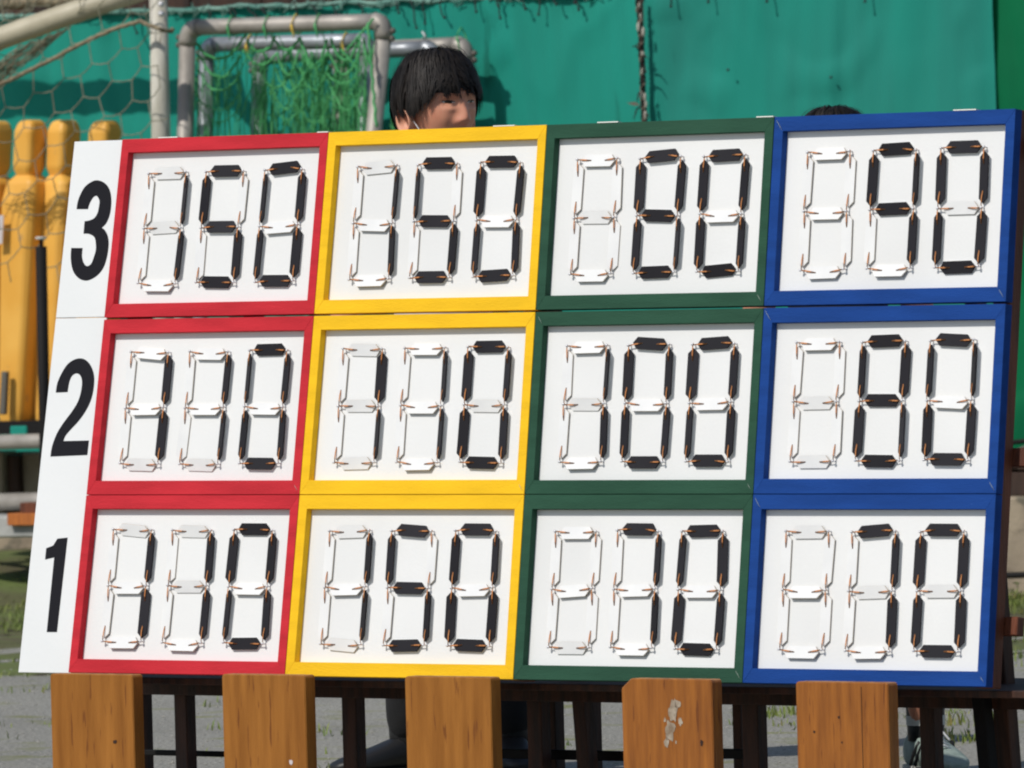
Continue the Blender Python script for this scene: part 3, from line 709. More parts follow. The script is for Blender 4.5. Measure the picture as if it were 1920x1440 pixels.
# white tape pieces on the top edge
for px0, px1, ci in [(298, 334, 0), (596, 630, 0), (926, 966, 1), (1121, 1160, 2), (1419, 1451, 2), (1788, 1831, 3)]:
    rt = PANELS[(3, ci)]; Wv = ROWS[3][1] - ROWS[3][0]
    pu = cu(ci, ROWS[3][0]); u0 = buv(px0, 250 - px0 * .028)[0] - pu; u1 = min(buv(px1, 250 - px1 * .028)[0] - pu, cu(ci + 1, 1.2338) - pu - .001)
    b = MB(); b.box(((u0 + u1) / 2, Wv + .0012, -.011), Vector((1, 0, 0)), Vector((0, 1, 0)), ZZ, u1 - u0, .0022, .024); b.build('tape', M['tape'], rt)

# number strip, two plates
def smooth_poly(pts, closed_sharp=()):
    n = len(pts); out = []
    for i in range(n):
        p0, p1, p2, p3 = pts[i - 1], pts[i], pts[(i + 1) % n], pts[(i + 2) % n]
        s1, s2 = i in closed_sharp, (i + 1) % n in closed_sharp
        if s1: p0 = p1
        if s2: p3 = p2
        if s1 and s2: out.append(p1); continue
        for t in (0, .34, .67):
            out.append(tuple(.5 * ((2 * p1[k]) + (-p0[k] + p2[k]) * t + (2 * p0[k] - 5 * p1[k] + 4 * p2[k] - p3[k]) * t * t + (-p0[k] + 3 * p1[k] - 3 * p2[k] + p3[k]) * t ** 3) for k in (0, 1)))
    return out
THREE = [(144, 392), (146, 379), (151, 365), (159, 351), (170, 342), (181, 338), (193, 341), (202, 349), (207, 360), (209, 375), (208, 392), (205, 406), (199, 419), (191, 427), (197, 432), (202, 442), (204, 454), (203, 469), (200, 485), (195, 500), (187, 512), (176, 521), (163, 526), (150, 523), (140, 513), (135, 500), (133, 482), (134, 465), (155, 465), (154, 481), (157, 493), (163, 499), (171, 495), (176, 483), (180, 469), (180, 456), (178, 446), (173, 441), (165, 438), (157, 438), (159, 415), (169, 413), (177, 409), (183, 400), (186, 387), (187, 377), (184, 370), (181, 367), (176, 369), (171, 376), (167, 385), (165, 392)]
TWO = [(105, 736), (108, 718), (117, 698), (128, 682), (143, 673), (157, 673), (168, 682), (175, 697), (177, 713), (175, 733), (170, 752), (160, 772), (147, 790), (133, 805), (123, 817), (119, 827), (167, 826), (164, 853), (95, 856), (98, 837), (107, 813), (120, 792), (135, 772), (147, 752), (153, 730), (154, 713), (150, 703), (143, 700), (135, 705), (130, 717), (127, 735)]
ONE = [(127, 1008), (107, 1185), (88, 1185), (102, 1045), (85, 1049), (87, 1028), (100, 1023), (108, 1010)]
SZ = -.010
def plate(label, u_l0, u_l1, v0, v1, nums):
    root = empty('number_plate', MBRD @ Matrix.Translation((0, v0, SZ))); tag(root, label, 'number plate')
    b = MB(); b.prism([(-.190 + .043 * v0, 0), (cu(0, v0) - .0006, 0), (cu(0, v1) - .0006, v1 - v0), (-.190 + .043 * v1, v1 - v0)], -.006, 0); b.build('plate', M['strip'], root, bevel=.0008)
    for poly, sharp in nums:
        q = [buv(x, y, SZ) for x, y in smooth_poly(poly, sharp)]
        q = [(min(x, cu(0, y) - .001), y - v0) for x, y in q]
        if sum(q[i][0] * q[(i + 1) % len(q)][1] - q[(i + 1) % len(q)][0] * q[i][1] for i in range(len(q))) < 0: q = q[::-1]
        b = MB(); b.prism(q, -.0008, .0009); b.build('numeral', M['ink'], root)
plate('white number plate with a black 3 beside the top red panel', 0, 0, .8232, 1.2342, [(THREE, {0, 27, 28, 39, 40, 51, 13})])
plate('tall white number plate with black 2 and 1 beside the lower red panels', 0, 0, -.001, .8216, [(TWO, {0, 15, 16, 17, 18, 30}), (ONE, set(range(8)))])

# stand behind the panels
stand = empty('scoreboard_stand', Matrix.Translation(Vector((O.x + 1.3 * H.x, O.y + 1.3 * H.y, .30)))); tag(stand, 'brown timber frame holding up the scoreboard, its post showing at right', 'stand')
X, Y, Z3 = Vector((1, 0, 0)), Vector((0, 1, 0)), Vector((0, 0, 1))
def bpart(nm, c, sx, sy, sz, m='stand', bev=.002):
    b = MB(); b.box(c, X, Y, Z3, sx, sy, sz); b.v = [MBRD @ p for p in b.v]; return local(b, stand).build(nm, M[m], stand, bevel=bev)
for uu, rz in ((.05, .037), (1.32, -.0116), (2.622, -.018)):
    b = MB(); b.box((0, 0, 0), X, Y, Z3, .045, 1.236, .040); Mp = MBRD @ Matrix.Translation((uu + rz * .617, .618, -.0445)) @ Matrix.Rotation(-rz, 4, 'Z'); b.v = [Mp @ p for p in b.v]; local(b, stand).build('post', M['stand'], stand, bevel=.002)
for vv in (.135, .495, 1.16): bpart('rail', (1.345, vv, -.078), 2.66, .04, .026)
bpart('rail', (1.32, .785, -.08), 2.55, .026, .026, 'bench')
# rear props of the stand
for uu in (.35, 1.25, 2.45):
    b = MB(); p = MBRD @ Vector((uu, .95, -.11)); q = Vector((p.x, p.y, 0)) + BK * .10
    ax = (p - q).normalized(); b.box((p + q) / 2, H, ax.cross(H), ax, .035, .035, (p - q).length); local(b, stand).build('prop', M['bench'], stand, bevel=.002)
b = MB(); p, q = at(1838, 1285, B0 + .36), at(1853, 1440, B0 + .36); d = (q - p) / (q - p).length; q2 = q + d * (-q.z / d.z); ax = -d
b.box((p + q2) / 2, H, ax.cross(H), ax, .033, .03, (p - q2).length); local(b, stand).build('prop', M['blackmetal'], stand, bevel=.002)

# ------------------------------------------------------------------ low bench under the board
BY = B0 + .2
bench = empty('low_bench', Vector((at(1000, 1300, BY).x, at(1000, 1300, BY).y, 0))); tag(bench, 'long dark low bench the scoreboard rests on', 'bench')
def bp_(nm, px0, px1, z0, z1, y0a, y0b, bev=.002, m='bench', lean=0.0):
    p = at(px0, 1330, y0a); q = at(px1, 1330, y0a); L_ = (q - p).dot(H); c = (p + q) / 2 + BK * ((y0b - y0a) * math.cos(PSI) / 2); c.z = (z0 + z1) / 2
    b = MB(); b.box(c, H, BK, ZZ, L_, (y0b - y0a) * math.cos(PSI), z1 - z0); return local(b, bench).build(nm, M[m], bench, bevel=bev)
zb = at(1000, 1315, B0 + .38).z
bp_('seat_plank', 120, 2010, .286, .302, B0 + .10, B0 + .42); bp_('seat_plank', 120, 2010, .286, .3015, B0 + .425, B0 + .70)
bp_('apron', 130, 2000, zb, .2858, B0 + .38, B0 + .41)
for x0, x1, yy in [(326, 349, .43), (640, 667, .43), (987, 1014, .43), (1390, 1420, .43), (1723, 1750, .43), (1861, 1890, .43), (250, 268, .62), (1016, 1040, .62), (1078, 1110, .62), (1372, 1388, .62)]:
    bp_('leg', x0, x1, 0, .2855, B0 + yy, B0 + yy + .045)
def zat(px, py, yy): return at(px, py, yy).z
for x0, x1, ya, yb in [(262, 415, 1406, 1416), (930, 1165, 1404, 1422), (1335, 1425, 1404, 1422)]:
    bp_('stretcher', x0, x1, zat(x0, yb, B0 + .52), zat(x0, ya, B0 + .52), B0 + .52, B0 + .55, m='blackmetal')

# ------------------------------------------------------------------ five plank posts in front
PY = B0 - .12
PL = [(93, 248, 1264, 'plank post at the left end of the row, dark knot near its right edge', 0), (415, 571, 1265, 'second plank post from the left, under the joint of red and yellow panels', 0), (758, 919, 1269, 'middle plank post of the five, below the yellow panel', 0),
      (1164, 1334, 1273, 'plank post with clipped corner and pale scar below the green panel', 1), (1491, 1664, 1279, 'glossy grained plank post at the right end below the blue panel', 0)]
for i, (x0, x1, yt, lab, clip) in enumerate(PL):
    p, q = at(x0, yt, PY), at(x1, yt, PY); w = (q - p).dot(H); c = (p + q) / 2; zt = c.z
    root = empty('plank_post', frame_m(Vector((c.x, c.y, 0)), H, BK, ZZ)); tag(root, 'varnished ' + lab if i != 4 else lab, 'post', 'plank posts before the scoreboard')
    poly = [(-w / 2, -.03), (w / 2, -.03), (w / 2, zt - .004), (w / 2 - .004, zt)] + ([(-w / 2 + .028, zt), (-w / 2, zt - .022)] if clip else [(-w / 2 + .005, zt), (-w / 2, zt - .005)])
    b = MB(); n = len(poly); b.v += [Vector((x, 0, z)) for x, z in poly] + [Vector((x, .036, z)) for x, z in poly]
    b.quad(range(n), 0); b.quad([n + k for k in range(n)][::-1], 0)
    for k in range(n): j = (k + 1) % n; b.quad((j, k, n + k, n + j), 1 if poly[k][1] > .1 and poly[j][1] > .1 and abs(poly[k][1] - poly[j][1]) < .03 else 0)
    b.build('plank', [M['plank'] if i < 3 else M['plank2'], M['plank_end']], root, bevel=.0025)
    def decal(nm, cx, cz, rx, rz, mm, seed, nn=26):
        bb = MB(); pp = []
        for k in range(nn):
            a = 2 * math.pi * k / nn; r = 1 + .5 * noise.noise(Vector((math.cos(a) * 2, math.sin(a) * 2, seed))) + .35 * noise.noise(Vector((math.cos(a) * 5, math.sin(a) * 5, seed)))
            pp.append((cx + rx * r * math.cos(a), cz + rz * r * math.sin(a)))
        bb.v += [Vector((x, -.0008, z)) for x, z in pp]; bb.quad(range(nn), 0); bb.build(nm, M[mm], root)
    def loc(px, py): 
        r = at(px, py, PY); return (r - Vector((c.x, c.y, 0))).dot(H), r.z
    if i == 3:
        for (px, py, rx, rz) in [(1263, 1335, .0125, .026), (1257, 1368, .0135, .020), (1271, 1320, .008, .008), (1250, 1392, .007, .011), (1276, 1352, .005, .009), (1247, 1350, .003, .005), (1268, 1392, .002, .004)]:
            x, z = loc(px, py); decal('chipped_patch', x, z, rx, rz, 'scar', px * .1)
        x, z = loc(1316, 1393); decal('knot', x, z, .004, .007, 'knot', 2)
    if i == 0: x, z = loc(216, 1391); decal('knot', x, z, .006, .004, 'knot', 1)
    if i == 4:
        for px, py, r_ in ((1527, 1372, .003), (1579, 1392, .0022), (1573, 1345, .003)): x, z = loc(px, py); decal('knot', x, z, r_, r_, 'knot', px)
        b = MB(); x, z = loc(1615, 1300); b.box((x, -.0002, zt / 2 - .004), X, Y, Z3, .0012, .0012, zt - .01); b.build('board_joint', M['knot'], root)
    if i == 1: x, z = loc(546, 1429); decal('chipped_patch', x, z, .005, .006, 'label', 7)

# ------------------------------------------------------------------ people behind the board
def skin_geo(verts, edges, radii, sub=2, root=0):
    me = bpy.data.meshes.new('tmp'); bm = bmesh.new(); ly = bm.verts.layers.skin.verify()
    vs_ = [bm.verts.new(v) for v in verts]
    for v, r in zip(vs_, radii):
        v[ly].radius = (r, r) if not isinstance(r, tuple) else r
    vs_[root][ly].use_root = True
    for a, c in edges: bm.edges.new((vs_[a], vs_[c]))
    bm.to_mesh(me); bm.free()
    o = bpy.data.objects.new('tmp', me); COL.objects.link(o)
    m1_ = o.modifiers.new('skin', 'SKIN'); m1_.use_smooth_shade = True
    m2_ = o.modifiers.new('sub', 'SUBSURF'); m2_.levels = sub; m2_.render_levels = sub
    dg = bpy.context.evaluated_depsgraph_get(); ev = o.evaluated_get(dg); em = ev.to_mesh()
    V = [v.co.copy() for v in em.vertices]; Fc = [tuple(p.vertices) for p in em.polygons]
    ev.to_mesh_clear(); bpy.data.objects.remove(o); bpy.data.meshes.remove(me)
    return V, Fc
def gs(x, s): return math.exp(-(x / s) ** 2)
def sst(a, b_, x):
    t = max(0, min(1, (x - a) / (b_ - a))); return t * t * (3 - 2 * t)
def head_pt(th, ph, k=1.0):
    """th around (0 = face front), ph from crown; the head's own space, y forward, origin at eye level"""
    x, y, z = math.sin(ph) * math.sin(th), math.sin(ph) * math.cos(th), math.cos(ph)
    sgx = lambda v, p: math.copysign(abs(v) ** p, v)
    px, py, pz = .076 * sgx(x, .92), .094 * sgx(y, .92), (.118 if z > 0 else .122) * z
    if z < 0:
        px *= 1 - .30 * (-z) ** 1.6; py *= 1 - .10 * (-z)
        if y < 0: py *= 1 - .35 * sst(.1, .8, -z)
    if y > 0:
        fr = sst(0, .6, y)
        py *= 1 - .05 * fr
        d = 0
        prof = sst(.014, -.040, pz) if pz > -.040 else sst(-.056, -.042, pz)
        d += .0235 * gs(px, .0105 + .004 * sst(0, -.04, pz)) * prof
        d += .0085 * (gs(px - .0145, .0075) + gs(px + .0145, .0075)) * gs(pz + .044, .009)
        d -= .0085 * (gs(px - .032, .017) + gs(px + .032, .017)) * gs(pz - .001, .0105)
        d += .0040 * (gs(px - .031, .016) + gs(px + .031, .016)) * gs(pz + .014, .007)
        d += .0045 * gs(pz - .022, .010) * gs(px, .05)
        d += .0060 * (gs(px - .043, .02) + gs(px + .043, .02)) * gs(pz + .036, .022)
        d += .0065 * gs(px, .024) * gs(pz + .071, .006) + .0068 * gs(px, .021) * gs(pz + .084, .007) - .003 * gs(px, .02) * gs(pz + .0775, .003)
        d += .0085 * gs(px, .022) * gs(pz + .112, .014)
        py += d * fr
    return Vector((px, py, pz)) * k
def surf_y(x, z):
    best = None
    for i in range(-30, 31):
        for j in range(20, 80):
            p = head_pt(i * .035, j * math.pi / 90)
            e = (p.x - x) ** 2 + (p.z - z) ** 2
            if best is None or e < best[0]: best = (e, p.y)
    return best[1]
EYE_Y = {}
def make_person(label, hc, yaw, scale, body_yaw, feet, shirt, shoe_m, hairk, seed, face=True):
    """hc: eye-level centre of the head in world space; feet: [(ankle point on ground, toe direction)]"""
    R = random.Random(seed)
    root = empty('person', Vector((hc.x, hc.y, 0))); tag(root, label, 'person', 'people standing behind the scoreboard')
    fw = Vector((math.sin(yaw), -math.cos(yaw), 0)); xl = fw.cross(ZZ)
    tiltm = Matrix.Rotation(math.radians(2), 4, 'X')
    HM = frame_m(hc, xl, fw, ZZ) @ tiltm @ Matrix.Scale(scale, 4)
    bf = Vector((math.sin(body_yaw), -math.cos(body_yaw), 0)); bx = bf.cross(ZZ)
    B = Vector((hc.x, hc.y, 0)); hz = hc.z; S = hz / 1.62
    def L3(x, y, z): return B + bx * x * S + bf * y * S + ZZ * z * S
    # skeleton
    V, E, Rr = [], [], []
    def nv_(p, r, par=None):
        V.append(p); Rr.append(r * S); 
        if par is not None: E.append((par, len(V) - 1))
        return len(V) - 1
    pel = nv_(L3(0, -.03, .93), .125); wst = nv_(L3(0, -.02, 1.07), .112, pel); che = nv_(L3(0, -.02, 1.27), .132, wst); upc = nv_(L3(0, -.025, 1.39), .09, che)
    nk = nv_(L3(0, -.015, 1.46), .052, upc); nk2 = nv_(L3(0, .0, 1.53), .050, nk)
    legs, arms, hands = [], [], []
    for s, (fp, td) in zip((1, -1), feet):
        hp = nv_(L3(s * .09, -.03, .88), .095, pel)
        ank = Vector((fp.x, fp.y, .085)); hipw = V[hp]; kn = hipw.lerp(ank, .5) + bf * .03
        k1 = nv_(hipw.lerp(kn, .5), .078, hp); k2 = nv_(kn, .056, k1); k3 = nv_(kn.lerp(ank, .4), .055, k2); k4 = nv_(ank, .030, k3)
        k5 = nv_(Vector((fp.x, fp.y, .045)) + td * .05, .026, k4); k6 = nv_(Vector((fp.x, fp.y, .03)) + td * .14, .018, k5)
        legs.append((hp, k1, k2, k3, k4))
        sh = nv_(L3(s * .165, -.02, 1.385), .055, upc); el = nv_(L3(s * .24, -.05, 1.13), .038, sh); wr = nv_(L3(s * .245, .03, .90), .026, el)
        pm = nv_(L3(s * .245, .045, .83), .028, wr); arms.append((sh, el, wr, pm))
        for f_ in range(4):
            a0 = nv_(L3(s * .243, .02 + f_ * .017, .80), .0105, pm); a1 = nv_(L3(s * .238, .024 + f_ * .017, .765 - (.008 if f_ in (1, 2) else 0)), .0085, a0); nv_(L3(s * .226, .028 + f_ * .016, .735 - (.010 if f_ in (1, 2) else 0)), .0075, a1)
        t0_ = nv_(L3(s * .232, .078, .845), .011, pm); nv_(L3(s * .220, .092, .81), .009, t0_)
    vb, fb = skin_geo(V, E, Rr, 2)
    b = MB(); b.add(vb, fb, 0, True)
    # head
    nt_, np_ = 120, 84; b0 = len(b.v)
    for j in range(np_ + 1):
        for i in range(nt_): b.v.append(HM @ head_pt(2 * math.pi * i / nt_, math.pi * (j + .001) / (np_ + .002)))
    for j in range(np_):
        for i in range(nt_):
            i2 = (i + 1) % nt_; p4 = (b0 + j * nt_ + i, b0 + (j + 1) * nt_ + i, b0 + (j + 1) * nt_ + i2, b0 + j * nt_ + i2); b.quad(p4, 0, True)
    # ears
    for s in (1, -1):
        def ep(w, r, o_): return HM @ Vector((s * (.0745 + o_ + .010 * (r)), -.014 + .0235 * r * math.cos(w) - .008 * r * math.sin(w) * .6 - .004 * r, -.037 + .031 * r * math.sin(w) * (1 if math.sin(w) > 0 else .9)))
        rings = [(1.0, -.008), (1.06, .006), (1.0, .011), (.86, .010), (.74, .005), (.5, .001), (.25, -.002), (.02, -.003)]; nn = 22; q0 = len(b.v)
        for (r, o_) in rings:
            for k in range(nn): b.v.append(ep(2 * math.pi * k / nn, r, o_))
        for a in range(len(rings) - 1):
            for k in range(nn):
                k2 = (k + 1) % nn; fq = (q0 + a * nn + k, q0 + a * nn + k2, q0 + (a + 1) * nn + k2, q0 + (a + 1) * nn + k); b.quad(fq, 0, True)
    # eyes, brows, lips lie on the face surface as parts of the same mesh
    if face:
        for s in (1, -1):
            def sy(x, z, o_): 
                key = (round(x, 4), round(z, 4))
                if key not in EYE_Y: EYE_Y[key] = surf_y(x, z)
                return HM @ Vector((x, EYE_Y[key] + o_, z))
            n = 12; up, lo_ = [], []
            for k in range(n + 1):
                w = -1 + 2 * k / n; x = s * (.032 + .0150 * w); hh = max(0, 1 - w * w) ** .7
                up.append(sy(x, .0012 + .0036 * hh + .0012 * w, .0010)); lo_.append(sy(x, .0008 - .0020 * hh + .0012 * w, .0010))
            q0 = len(b.v); b.v += up + lo_
            for k in range(n):
                fq = (q0 + k, q0 + k + 1, q0 + n + 2 + k, q0 + n + 1 + k); b.quad(fq if s > 0 else fq[::-1], 1 if 3 <= k <= 8 else 2)
            b.tube(up, [.0003] + [.0011] * (n - 1) + [.0003], 5, 1)
            br = [sy(s * (.014 + .034 * k / 8), .0205 + .004 * math.sin(k / 8 * 2.4), .0008) for k in range(9)]
            b.tube(br, [.001, .002, .0026, .0028, .0028, .0026, .0022, .0016, .0006], 5, 1)
        lp = [sy(-.020 + .040 * k / 10, -.0775 - .0012 * math.cos((k - 5) * .6), .0006) for k in range(11)]
        b.tube(lp, [.0006] + [.0016] * 9 + [.0006], 5, 3)
    body = local(b, root).build('body', [M['skin'], M['eye'], M['eyewhite'], M['lip']], root)
    # clothes
    tv, te, tr = [V[pel], V[wst], V[che], V[upc]], [(0, 1), (1, 2), (2, 3)], [.135 * S, .124 * S, .145 * S, .104 * S]
    for s in (0, 1):
        sh, el, wr, pm = arms[s]; tv += [V[sh], V[sh].lerp(V[el], .55)]; tr += [.07 * S, .062 * S]; n0 = len(tv); te += [(3, n0 - 2), (n0 - 2, n0 - 1)]
    v_, f_ = skin_geo(tv, te, tr, 2); b = MB(); b.add(v_, f_, 0, True); local(b, root).build('shirt', shirt, root)
    tv, te, tr = [V[pel]], [], [.145 * S]
    for s in (0, 1):
        hp, k1, k2, k3, k4 = legs[s]; n0 = len(tv); tv += [V[hp], V[k1], V[k2], V[k3], V[k4] + ZZ * (-.02 if shoe_m == M['blackshoe'] else .10)]; tr += [.11 * S, .094 * S, .076 * S, .07 * S, .064 * S]
        te += [(0, n0), (n0, n0 + 1), (n0 + 1, n0 + 2), (n0 + 2, n0 + 3), (n0 + 3, n0 + 4)]
    v_, f_ = skin_geo(tv, te, tr, 2); b = MB(); b.add(v_, f_, 0, True); local(b, root).build('trousers', M['trouser'], root)
    for (fp, td) in feet:
        sd = td.cross(ZZ); sh = []
        def P_(l, w, z): return Vector((fp.x, fp.y, 0)) + td * l + sd * w + ZZ * z
        prof = [(-.085, .022, .02, .060), (-.075, .032, .012, .085), (-.045, .037, .010, .098), (.0, .038, .010, .100), (.04, .040, .010, .088), (.09, .046, .010, .070), (.14, .048, .010, .055), (.18, .042, .012, .045), (.205, .028, .014, .036), (.213, .012, .018, .028)]
        for (l, w, z0, z1) in prof:
            sh.append([P_(l, math.copysign(abs(math.cos(a)) ** .6, math.cos(a)) * w, (z0 + z1) / 2 + math.copysign(abs(math.sin(a)) ** .75, math.sin(a)) * (z1 - z0) / 2) for a in [2 * math.pi * k / 16 for k in range(16)]])
        b = MB(); loft(b, sh, 0, True); so_ = local(b, root).build('shoe', shoe_m, root)
        b = MB(); loft(b, [[P_(l, w * 1.06 * cx, z) for cx in (-1, 1) for z in ((0, .017) if cx < 0 else (.017, 0))] for (l, w, _, _) in prof]); local(b, root).build('sole', M['sole'] if shoe_m == M['greyshoe'] else M['blackshoe'], so_)
        if shoe_m != M['greyshoe']:
            c_ = P_(0, 0, 0); b = MB(); b.tube([c_ + ZZ * .05, c_ + ZZ * .11, c_ + ZZ * .17], [.048, .050, .052], 16); local(b, root).build('sock', M['blackshoe'], root)
        if shoe_m == M['greyshoe']:
            for k in range(4):
                b = MB(); l = .055 + k * .02; zt_ = .088 - k * .009; b.tube([P_(l, -.024, zt_ - .004), P_(l + .006, 0, zt_ + .008), P_(l + .012, .024, zt_ - .004)], .0032, 6); local(b, root).build('lace', M['wire'], so_)
            b = MB(); b.tube([P_(.05, .0, .095), P_(.06, .02, .10), P_(.075, .028, .082), P_(.06, .01, .093), P_(.05, -.02, .10), P_(.08, -.03, .078)], .003, 6); local(b, root).build('lace', M['wire'], so_)
            for s in (-1, 1):
                for l0 in (.02, .05):
                    b = MB(); q = [P_(l0 + .03 * k / 5, s * (.047 - .012 * (k / 5) ** 2), .02 + .055 * k / 5) for k in range(6)]; b.tube(q, .0048, 6); local(b, root).build('stripe', M['blackshoe'], so_)
            b = MB(); c_ = P_(0, 0, .0); b.tube([c_ + ZZ * .075, c_ + ZZ * .105, c_ + ZZ * .15, c_ + ZZ * .26], [.043, .044, .046, .054], 16); local(b, root).build('sock', M['blackshoe'], root)
            b = MB(); b.tube([c_ + ZZ * .112, c_ + ZZ * .135], [.0462, .0466], 18, caps=False); bo = local(b, root).build('sock_band', M['sole'], root)
            b = MB(); q = [c_ + ZZ * .1235 + (td * math.cos(a) + sd * math.sin(a)) * .0470 for a in [-.45 + .9 * k / 8 for k in range(9)]]; b.tube(q, .0048, 4); local(b, root).build('dark_patch', M['blackshoe'], bo)
    # hair: a cap and layered locks
    hx, hy, hzt, hzb = .0925 * hairk, .110 * hairk, .1285 * hairk, .130
    def hend(w):
        """lowest height of the hair around the head; w = 0 at the face"""
        a = abs((w + math.pi) % (2 * math.pi) - math.pi)
        if a < .75: return .0250 + .004 * math.sin(w * 7 + 1) - .006 * a
        if a < 1.32: return .0205 - (a - .75) * .092
        if a < 1.85: return -.030 + .008 * math.sin((a - 1.32) * 4) 
        return -.035 - sst(1.85, 2.3, a) * .055
    def hp_(w, ph, o_=0.0):
        z = math.cos(ph); back = -.012
        k = 1.0
        zz = z * (hzt if z > 0 else hzb)
        rr = max(0.0, math.sin(ph)) ** .80
        if z < 0: k = 1 - .18 * (-z) ** 1.3
        return Vector(((hx + o_) * rr * k * math.sin(w), back + (hy + o_) * rr * k * math.cos(w), zz + o_ * z))
    b = MB(); nw, nj = 64, 22; q0 = len(b.v)
    for i in range(nw):
        w = 2 * math.pi * i / nw; ze = hend(w) + .006
        pe = math.acos(max(-1, min(1, ze / (hzt if ze > 0 else hzb))))
        for j in range(nj + 1): b.v.append(HM @ hp_(w, .01 + (pe - .01) * j / nj, -.006))
    for i in range(nw):
        for j in range(nj):
            i2 = (i + 1) % nw; b.quad((q0 + i * (nj + 1) + j, q0 + i * (nj + 1) + j + 1, q0 + i2 * (nj + 1) + j + 1, q0 + i2 * (nj + 1) + j), 0, True)
    hair = local(b, root).build('hair', M['hair'], root)
    b = MB()
    CL = [(R.uniform(0, 2 * math.pi), R.uniform(-.003, .011), R.gauss(0, .009), R.gauss(0, .14), R.uniform(.5, 1.5)) for _ in range(330)]
    for k in range(6600):
        cw, cl, cz, cs, cph = R.choice(CL)
        top = k % 5 == 0
        ph0 = R.uniform(.02, .5) if top else max(.03, min(1.2, cph - .25 + R.gauss(0, .12)))
        w0 = cw + R.gauss(0, .16 if top else .09); w1 = cw + cs + R.gauss(0, .03)
        lift = cl + R.uniform(-.002, .002); wid = R.uniform(.0008, .0019)
        ze = hend(w1) + cz + R.gauss(0, .0025)
        if k % 9 == 0: ze += .03
        if k % 45 == 0: lift += .009; wid *= .6
        pe = math.acos(max(-1, min(1, ze / (hzt if ze > 0 else hzb))))
        if pe < ph0 + .1: continue
        ln = min(pe, ph0 + R.uniform(.9, 1.8)); n = 7; q0 = len(b.v)
        for j in range(n + 1):
            t = j / n; w = w0 + (w1 - w0) * t; ph = ph0 + (ln - ph0) * t
            p = hp_(w, ph, lift * math.sin(min(1, t * 1.3) * 2.2) + .004 * noise.noise(Vector((w * 2.5, ph * 3, seed)))); side = Vector((math.cos(w), -math.sin(w), 0))
            ww = wid * (1 - t ** 3) * (.75 + min(1, t * 4) * .25); b.v += [HM @ (p - side * ww), HM @ (p + side * ww)]
        for j in range(n): b.quad((q0 + 2 * j, q0 + 2 * j + 1, q0 + 2 * j + 3, q0 + 2 * j + 2), 0, True)
    o = local(b, root).build('hair_locks', M['hair'], root); o['kind'] = 'stuff'
    return root, HM
def at_depth(px, py, y):
    d = ray(px, py); return CAM + d * (y / d.y)
hc1 = at_depth(824, 196, 23.0)
boy, HM1 = make_person('dark haired person looking right over the yellow panel', hc1, math.radians(37), 1.045, math.radians(12),
    [(on_ground(770, 1450), Vector((-.88, -.48, 0)).normalized()), (on_ground(958, 1447), Vector((.15, -.99, 0)).normalized())], M['shirt'], M['blackshoe'], 1.0, 4)
b = MB(); q = [HM1 @ Vector(p) for p in ((.080, .004, -.036), (.079, .012, -.045), (.074, .022, -.062), (.06, .03, -.10), (.03, .06, -.19), (.01, .10, -.30))]; b.tube(q, .0014, 6); local(b, boy).build('earphone_wire', M['wire'], boy)
hc2 = at_depth(1565, 303, 22.4)
make_person('person hidden behind the blue panel, only hair and a shoe showing', hc2, math.radians(5), 1.0, math.radians(0),
    [(on_ground(1590, 1455), Vector((-.2, -.98, 0)).normalized()), (on_ground(1738, 1448), Vector((.30, -.95, 0)).normalized())], M['navy'], M['greyshoe'], 1.0, 9)

# ------------------------------------------------------------------ grass, weeds
H, BK = HFN, BFN
def blades(mb, c, n, hgt, spread, R):
    for _ in range(n):
        p = c + Vector((R.gauss(0, spread), R.gauss(0, spread), 0)); a = R.uniform(0, 6.28); h_ = hgt * R.uniform(.25, 1.0); ln = R.uniform(.2, 1.1) * h_
        dx = Vector((math.cos(a), math.sin(a), 0)); sd = Vector((-dx.y, dx.x, 0)) * (.0022 + .012 * h_)
        q0 = len(mb.v); mb.v += [p - sd, p + sd, p + dx * ln * .4 + ZZ * h_ * .65 + sd * .7, p + dx * ln * .4 + ZZ * h_ * .65 - sd * .7, p + dx * ln + ZZ * h_]
        mb.quad((q0, q0 + 1, q0 + 2, q0 + 3)); mb.quad((q0 + 3, q0 + 2, q0 + 4))
R8 = random.Random(21); b = MB()
for _ in range(2600):
    a = R8.uniform(-3.2, 2.8); rise = max(0, min(1, (-a - .2) / 1.6)); t = R8.uniform(.05, 1.0 + 3.0 * rise)
    z = (.035 + .17 * rise) * max(0, 1 - t / (1.6 + 2.4 * rise)) ** 1.4 * .9
    blades(b, FP(a, z - .01, t), 11, .045, .04, R8)
for _ in range(240):
    x = R8.uniform(-1.8, 2.0); y = R8.uniform(23.0, 30.0)
    if noise.noise(Vector((x * 1.6, y * 1.6, 0))) > .08: blades(b, Vector((x, y, 0)), 18, .026, .05, R8)
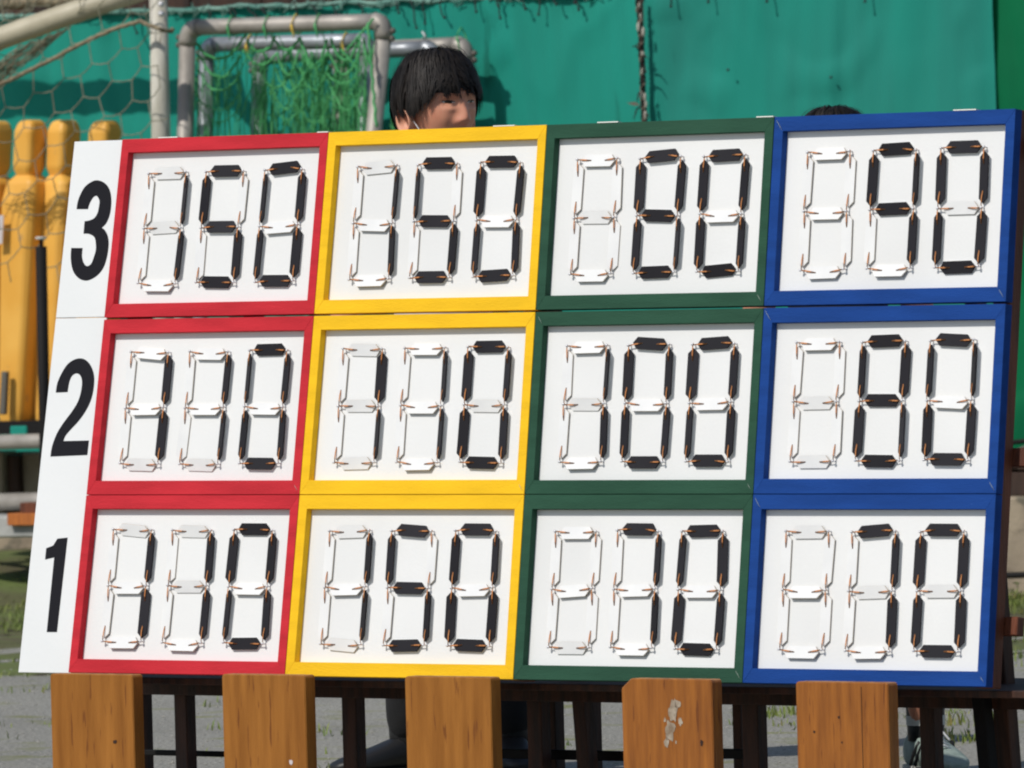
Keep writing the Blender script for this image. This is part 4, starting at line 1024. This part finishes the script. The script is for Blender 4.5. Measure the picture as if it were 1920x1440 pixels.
for px, py, n in [(1770, 1388, 26), (1790, 1355, 14), (1735, 1360, 10), (1470, 1340, 30), (1440, 1345, 16), (1900, 1235, 30), (1908, 1205, 20), (1800, 1392, 22), (1812, 1360, 16)]:
    blades(b, on_ground(px, py), n * 2, .042, .05, R8)
tag(b.build('grass', M['grass']), 'short patchy grass along the fence foot and between the stones', 'grass', kind='stuff')
wd_ = empty('leafy_weed', FP(fa(1905, 1150), .02, .3)); tag(wd_, 'bright leafy weed at the wall foot by the right edge', 'plant')
for k in range(26):
    c = FP(fa(1912, 1150) + R8.uniform(-.12, .14), .03 + R8.uniform(0, .07), .3 + R8.uniform(-.06, .06)); a = R8.uniform(0, 6.28); e = Vector((math.cos(a), math.sin(a), R8.uniform(-.1, .5))).normalized() * R8.uniform(.014, .024); s_ = e.cross(ZZ).normalized() * e.length * .7
    b = MB(); b.add([c - e, c - e * .2 + s_, c + e, c - e * .2 - s_, c + ZZ * .004], [(0, 4, 1), (1, 4, 2), (2, 4, 3), (3, 4, 0)]); b.tube([c - e, c - e - ZZ * .04], .0015, 4); local(b, wd_).build('leaf', M['weed'], wd_)

# loose grit on the asphalt behind the board
b = MB(); R9 = random.Random(3)
for _ in range(3000):
    y = R9.uniform(22.6, 31.0); x = R9.uniform(-.062, .062) * y; r = R9.choice([.002, .0025, .003, .004]) * R9.uniform(.7, 1.2); c = Vector((x, y, r * .35)); a = R9.uniform(0, 6.28)
    e1, e2 = Vector((math.cos(a), math.sin(a), 0)) * r * R9.uniform(.8, 1.5), Vector((-math.sin(a), math.cos(a), 0)) * r
    b.add([c + e1, c + e2, c - e1, c - e2, c + ZZ * r * .8 + e1 * R9.uniform(-.3, .3), c - ZZ * r], [(0, 1, 4), (1, 2, 4), (2, 3, 4), (3, 0, 4), (1, 0, 5), (2, 1, 5), (3, 2, 5), (0, 3, 5)])
tag(b.build('gravel', mat('grit_stone', srgb(136, 134, 126), .9, srgb(176, 173, 164), 300, coord='Object')), 'loose pale grit scattered on the grey ground', 'gravel', kind='stuff')
